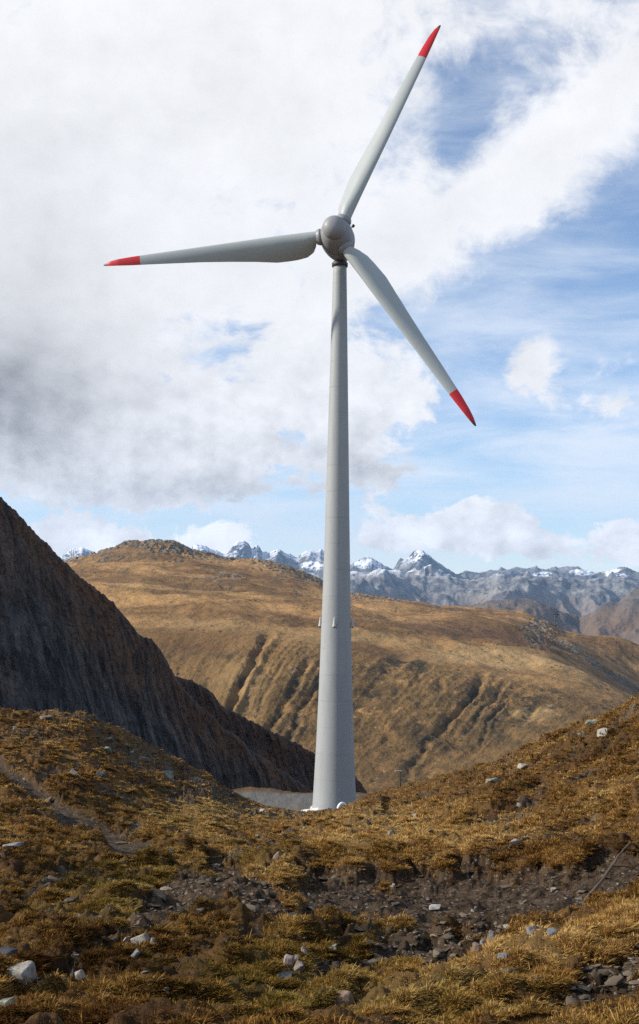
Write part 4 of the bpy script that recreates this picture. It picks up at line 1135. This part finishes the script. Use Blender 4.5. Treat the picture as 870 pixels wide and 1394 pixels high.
def far_range(label, px, crest, d0, d1, base_row, amp, seed, mat, snow_row, snow_w, gband, name='mountains', jag=6.0, nr=150, scars=()):
    dm = (d0 + d1) / 2
    ctrl = [(d0 * .94, base_row + 60), (d0, base_row), (d0 * .45 + d1 * .55, crest * .45 + base_row * .55), (d1, crest), (d1 * 1.05, crest + 18), (d1 * 1.16, crest + 60), (d1 * 1.3, 900)]
    X, Y, Z, S = relief(px, ctrl, [12, nr // 2, nr, 16, 10, 6])
    k = 1.0 / (amp * 5.2)
    win = sstep(.6, 1.6, S) * (1 - .86 * sstep(2.3, 3.0, S) * sstep(3.9, 3.05, S))
    rg = ridged(X * k, Y * k * .8, seed + 11, 6) - .52
    jg = (ridged(px * .022, px * 0 + seed, seed, 5) - .5) * jag + fbm(px * .11, px * 0, seed + 3, 4) * jag * .4
    Z = Z + jg[None, :] / F * Y * sstep(2.45, 3.0, S) * sstep(3.9, 3.0, S)
    Z = Z + win * rg * amp * 1.9 + sstep(.4, 1.4, S) * fbm(X * k * 5, Y * k * 5, seed + 13, 5) * amp * .22
    _, R = project(X, Y, Z)
    snow = sstep(snow_row + snow_w, snow_row - snow_w, R + 9 * fbm(X * k * 1.2, Y * k * 1.2, seed + 17, 4))
    for (sx, sy, rx, ry) in scars:                                    # glaciers and snow bowls
        pxg = px[None, :] * np.ones_like(S)
        snow = np.maximum(snow, sstep(1.25, .6, np.hypot((pxg - sx) / rx, (R - sy) / ry) + .4 * fbm(X * k * 2, Y * k * 2, seed + 19, 4)) * 1.6)
    gr = sstep(gband[0], gband[1], R + 14 * fbm(X * k, Y * k, seed + 23, 4))
    me = np_mesh(name, np.stack([X, Y, Z], -1).reshape(-1, 3), grid_faces(*X.shape), dict(snow=snow, grass=gr))
    tag(link(name, me, mat), label, 'mountains', kind='structure')

PW = np.concatenate([np.linspace(-1200, -30, 80), np.linspace(-25, 900, 640), np.linspace(905, 2100, 80)])
C = lambda pts, s=2: curve(PW, pts, s)
m_snow = snow_rock('snowy_rock', (.07, .075, .085), (.20, .20, .20), (.15, .12, .08), 1.0)
m_mid = snow_rock('bare_alps', (.085, .088, .10), (.30, .29, .27), (.21, .15, .10), .75)
# highest snowy peaks, farthest away
far_range('farthest snow covered alpine peaks along the horizon', PW,
          C([(-1200, 770), (-200, 765), (0, 770), (80, 762), (95, 755), (112, 747), (130, 757), (160, 765), (230, 764), (262, 748), (275, 744), (290, 752), (305, 757), (320, 748), (333, 739), (342, 752), (350, 744), (357, 752),
             (366, 755), (378, 744), (392, 752), (404, 760), (420, 754), (436, 758), (460, 768), (480, 766), (503, 757), (520, 763), (535, 772), (548, 765), (558, 757), (566, 752), (572, 748), (580, 753), (600, 771), (620, 782),
             (680, 784), (720, 780), (745, 776), (762, 779), (792, 774), (812, 782), (838, 774), (852, 772), (866, 785), (920, 775), (1000, 782), (2100, 780)]),
          16000, 19500, 850, 420, 301, m_snow, 762, 20, (800, 830), jag=7.0, scars=((574, 760, 14, 7), (507, 768, 24, 7), (425, 770, 16, 6), (330, 757, 12, 4), (792, 779, 20, 5), (842, 781, 20, 6), (740, 782, 16, 4)))
# bare middle range
far_range('bare grey brown mountain range below the snowy peaks', PW,
          C([(-1200, 810), (0, 800), (300, 790), (430, 784), (450, 790), (480, 782), (500, 786), (530, 776), (560, 782), (590, 786), (612, 782), (640, 793), (660, 786), (677, 781), (695, 789), (720, 791), (745, 789), (770, 795), (800, 793),
             (830, 790), (870, 796), (930, 790), (2100, 800)]),
          10500, 13500, 880, 300, 401, m_mid, 780, 10, (796, 826), jag=6.0)
# nearer brown spurs
m_spur = snow_rock('brown_spurs', (.07, .065, .062), (.15, .13, .11), (.165, .108, .066), .0)
far_range('nearer brown mountain spurs above the valley behind the ridge', PW,
          C([(-1200, 860), (300, 850), (480, 842), (560, 832), (600, 826), (640, 822), (690, 812), (718, 808), (735, 815), (760, 828), (790, 836), (815, 822), (850, 815), (880, 812), (960, 820), (2100, 850)]),
          6200, 8200, 960, 230, 503, m_spur, 600, 5, (800, 850), jag=2.5)

# valley floor out to the horizon
vx = np.array([[-60000, -3000], [60000, -3000], [60000, 60000], [-60000, 60000]], float)
T = NT('valley_floor'); P = T.pos(); n = T.noise(P, .002, 6, .6)
vm = T.done(T.bsdf(T.mix(n, (.07, .06, .035), (.16, .11, .06)), .95))
gx, gy = np.meshgrid(np.linspace(-29000, 29000, 60), np.linspace(-2500, 26500, 60))
gz = np.full_like(gx, -900.0) + fbm(gx * .0004, gy * .0004, 99, 3) * 60
gz[gy < 1500] = -700
tag(link('terrain', np_mesh('terrain', np.stack([gx, gy, gz], -1).reshape(-1, 3), grid_faces(60, 60)), vm), 'low valley floor far below the ridges', 'terrain', kind='structure')

# ================================================================== AIR
HAZE = 2.0e-5
def haze():
    bm = bmesh.new(); bmesh.ops.create_cube(bm, size=1)
    x0, x1, y0, y1, z0, z1 = -30000, 30000, -3500, 27500, -1100, 1900
    for v in bm.verts:
        v.co = Vector((x0 if v.co.x < 0 else x1, y0 if v.co.y < 0 else y1, z0 if v.co.z < 0 else z1))
    me = bpy.data.meshes.new('haze'); bm.to_mesh(me); bm.free()
    m = bpy.data.materials.new('air'); m.use_nodes = True; t = m.node_tree; t.nodes.clear()
    out = t.nodes.new('ShaderNodeOutputMaterial'); v = t.nodes.new('ShaderNodeVolumePrincipled')
    v.inputs['Color'].default_value = (.42, .65, 1.0, 1); v.inputs['Density'].default_value = HAZE
    v.inputs['Anisotropy'].default_value = .1
    v.inputs['Density Attribute'].default_value = ''
    t.links.new(v.outputs[0], out.inputs['Volume'])
    m.cycles.homogeneous_volume = True
    o = link('haze', me, m, smooth=False)
    tag(o, 'thin blue mountain air between the ridges', 'haze', kind='stuff')
if HAZE: haze()
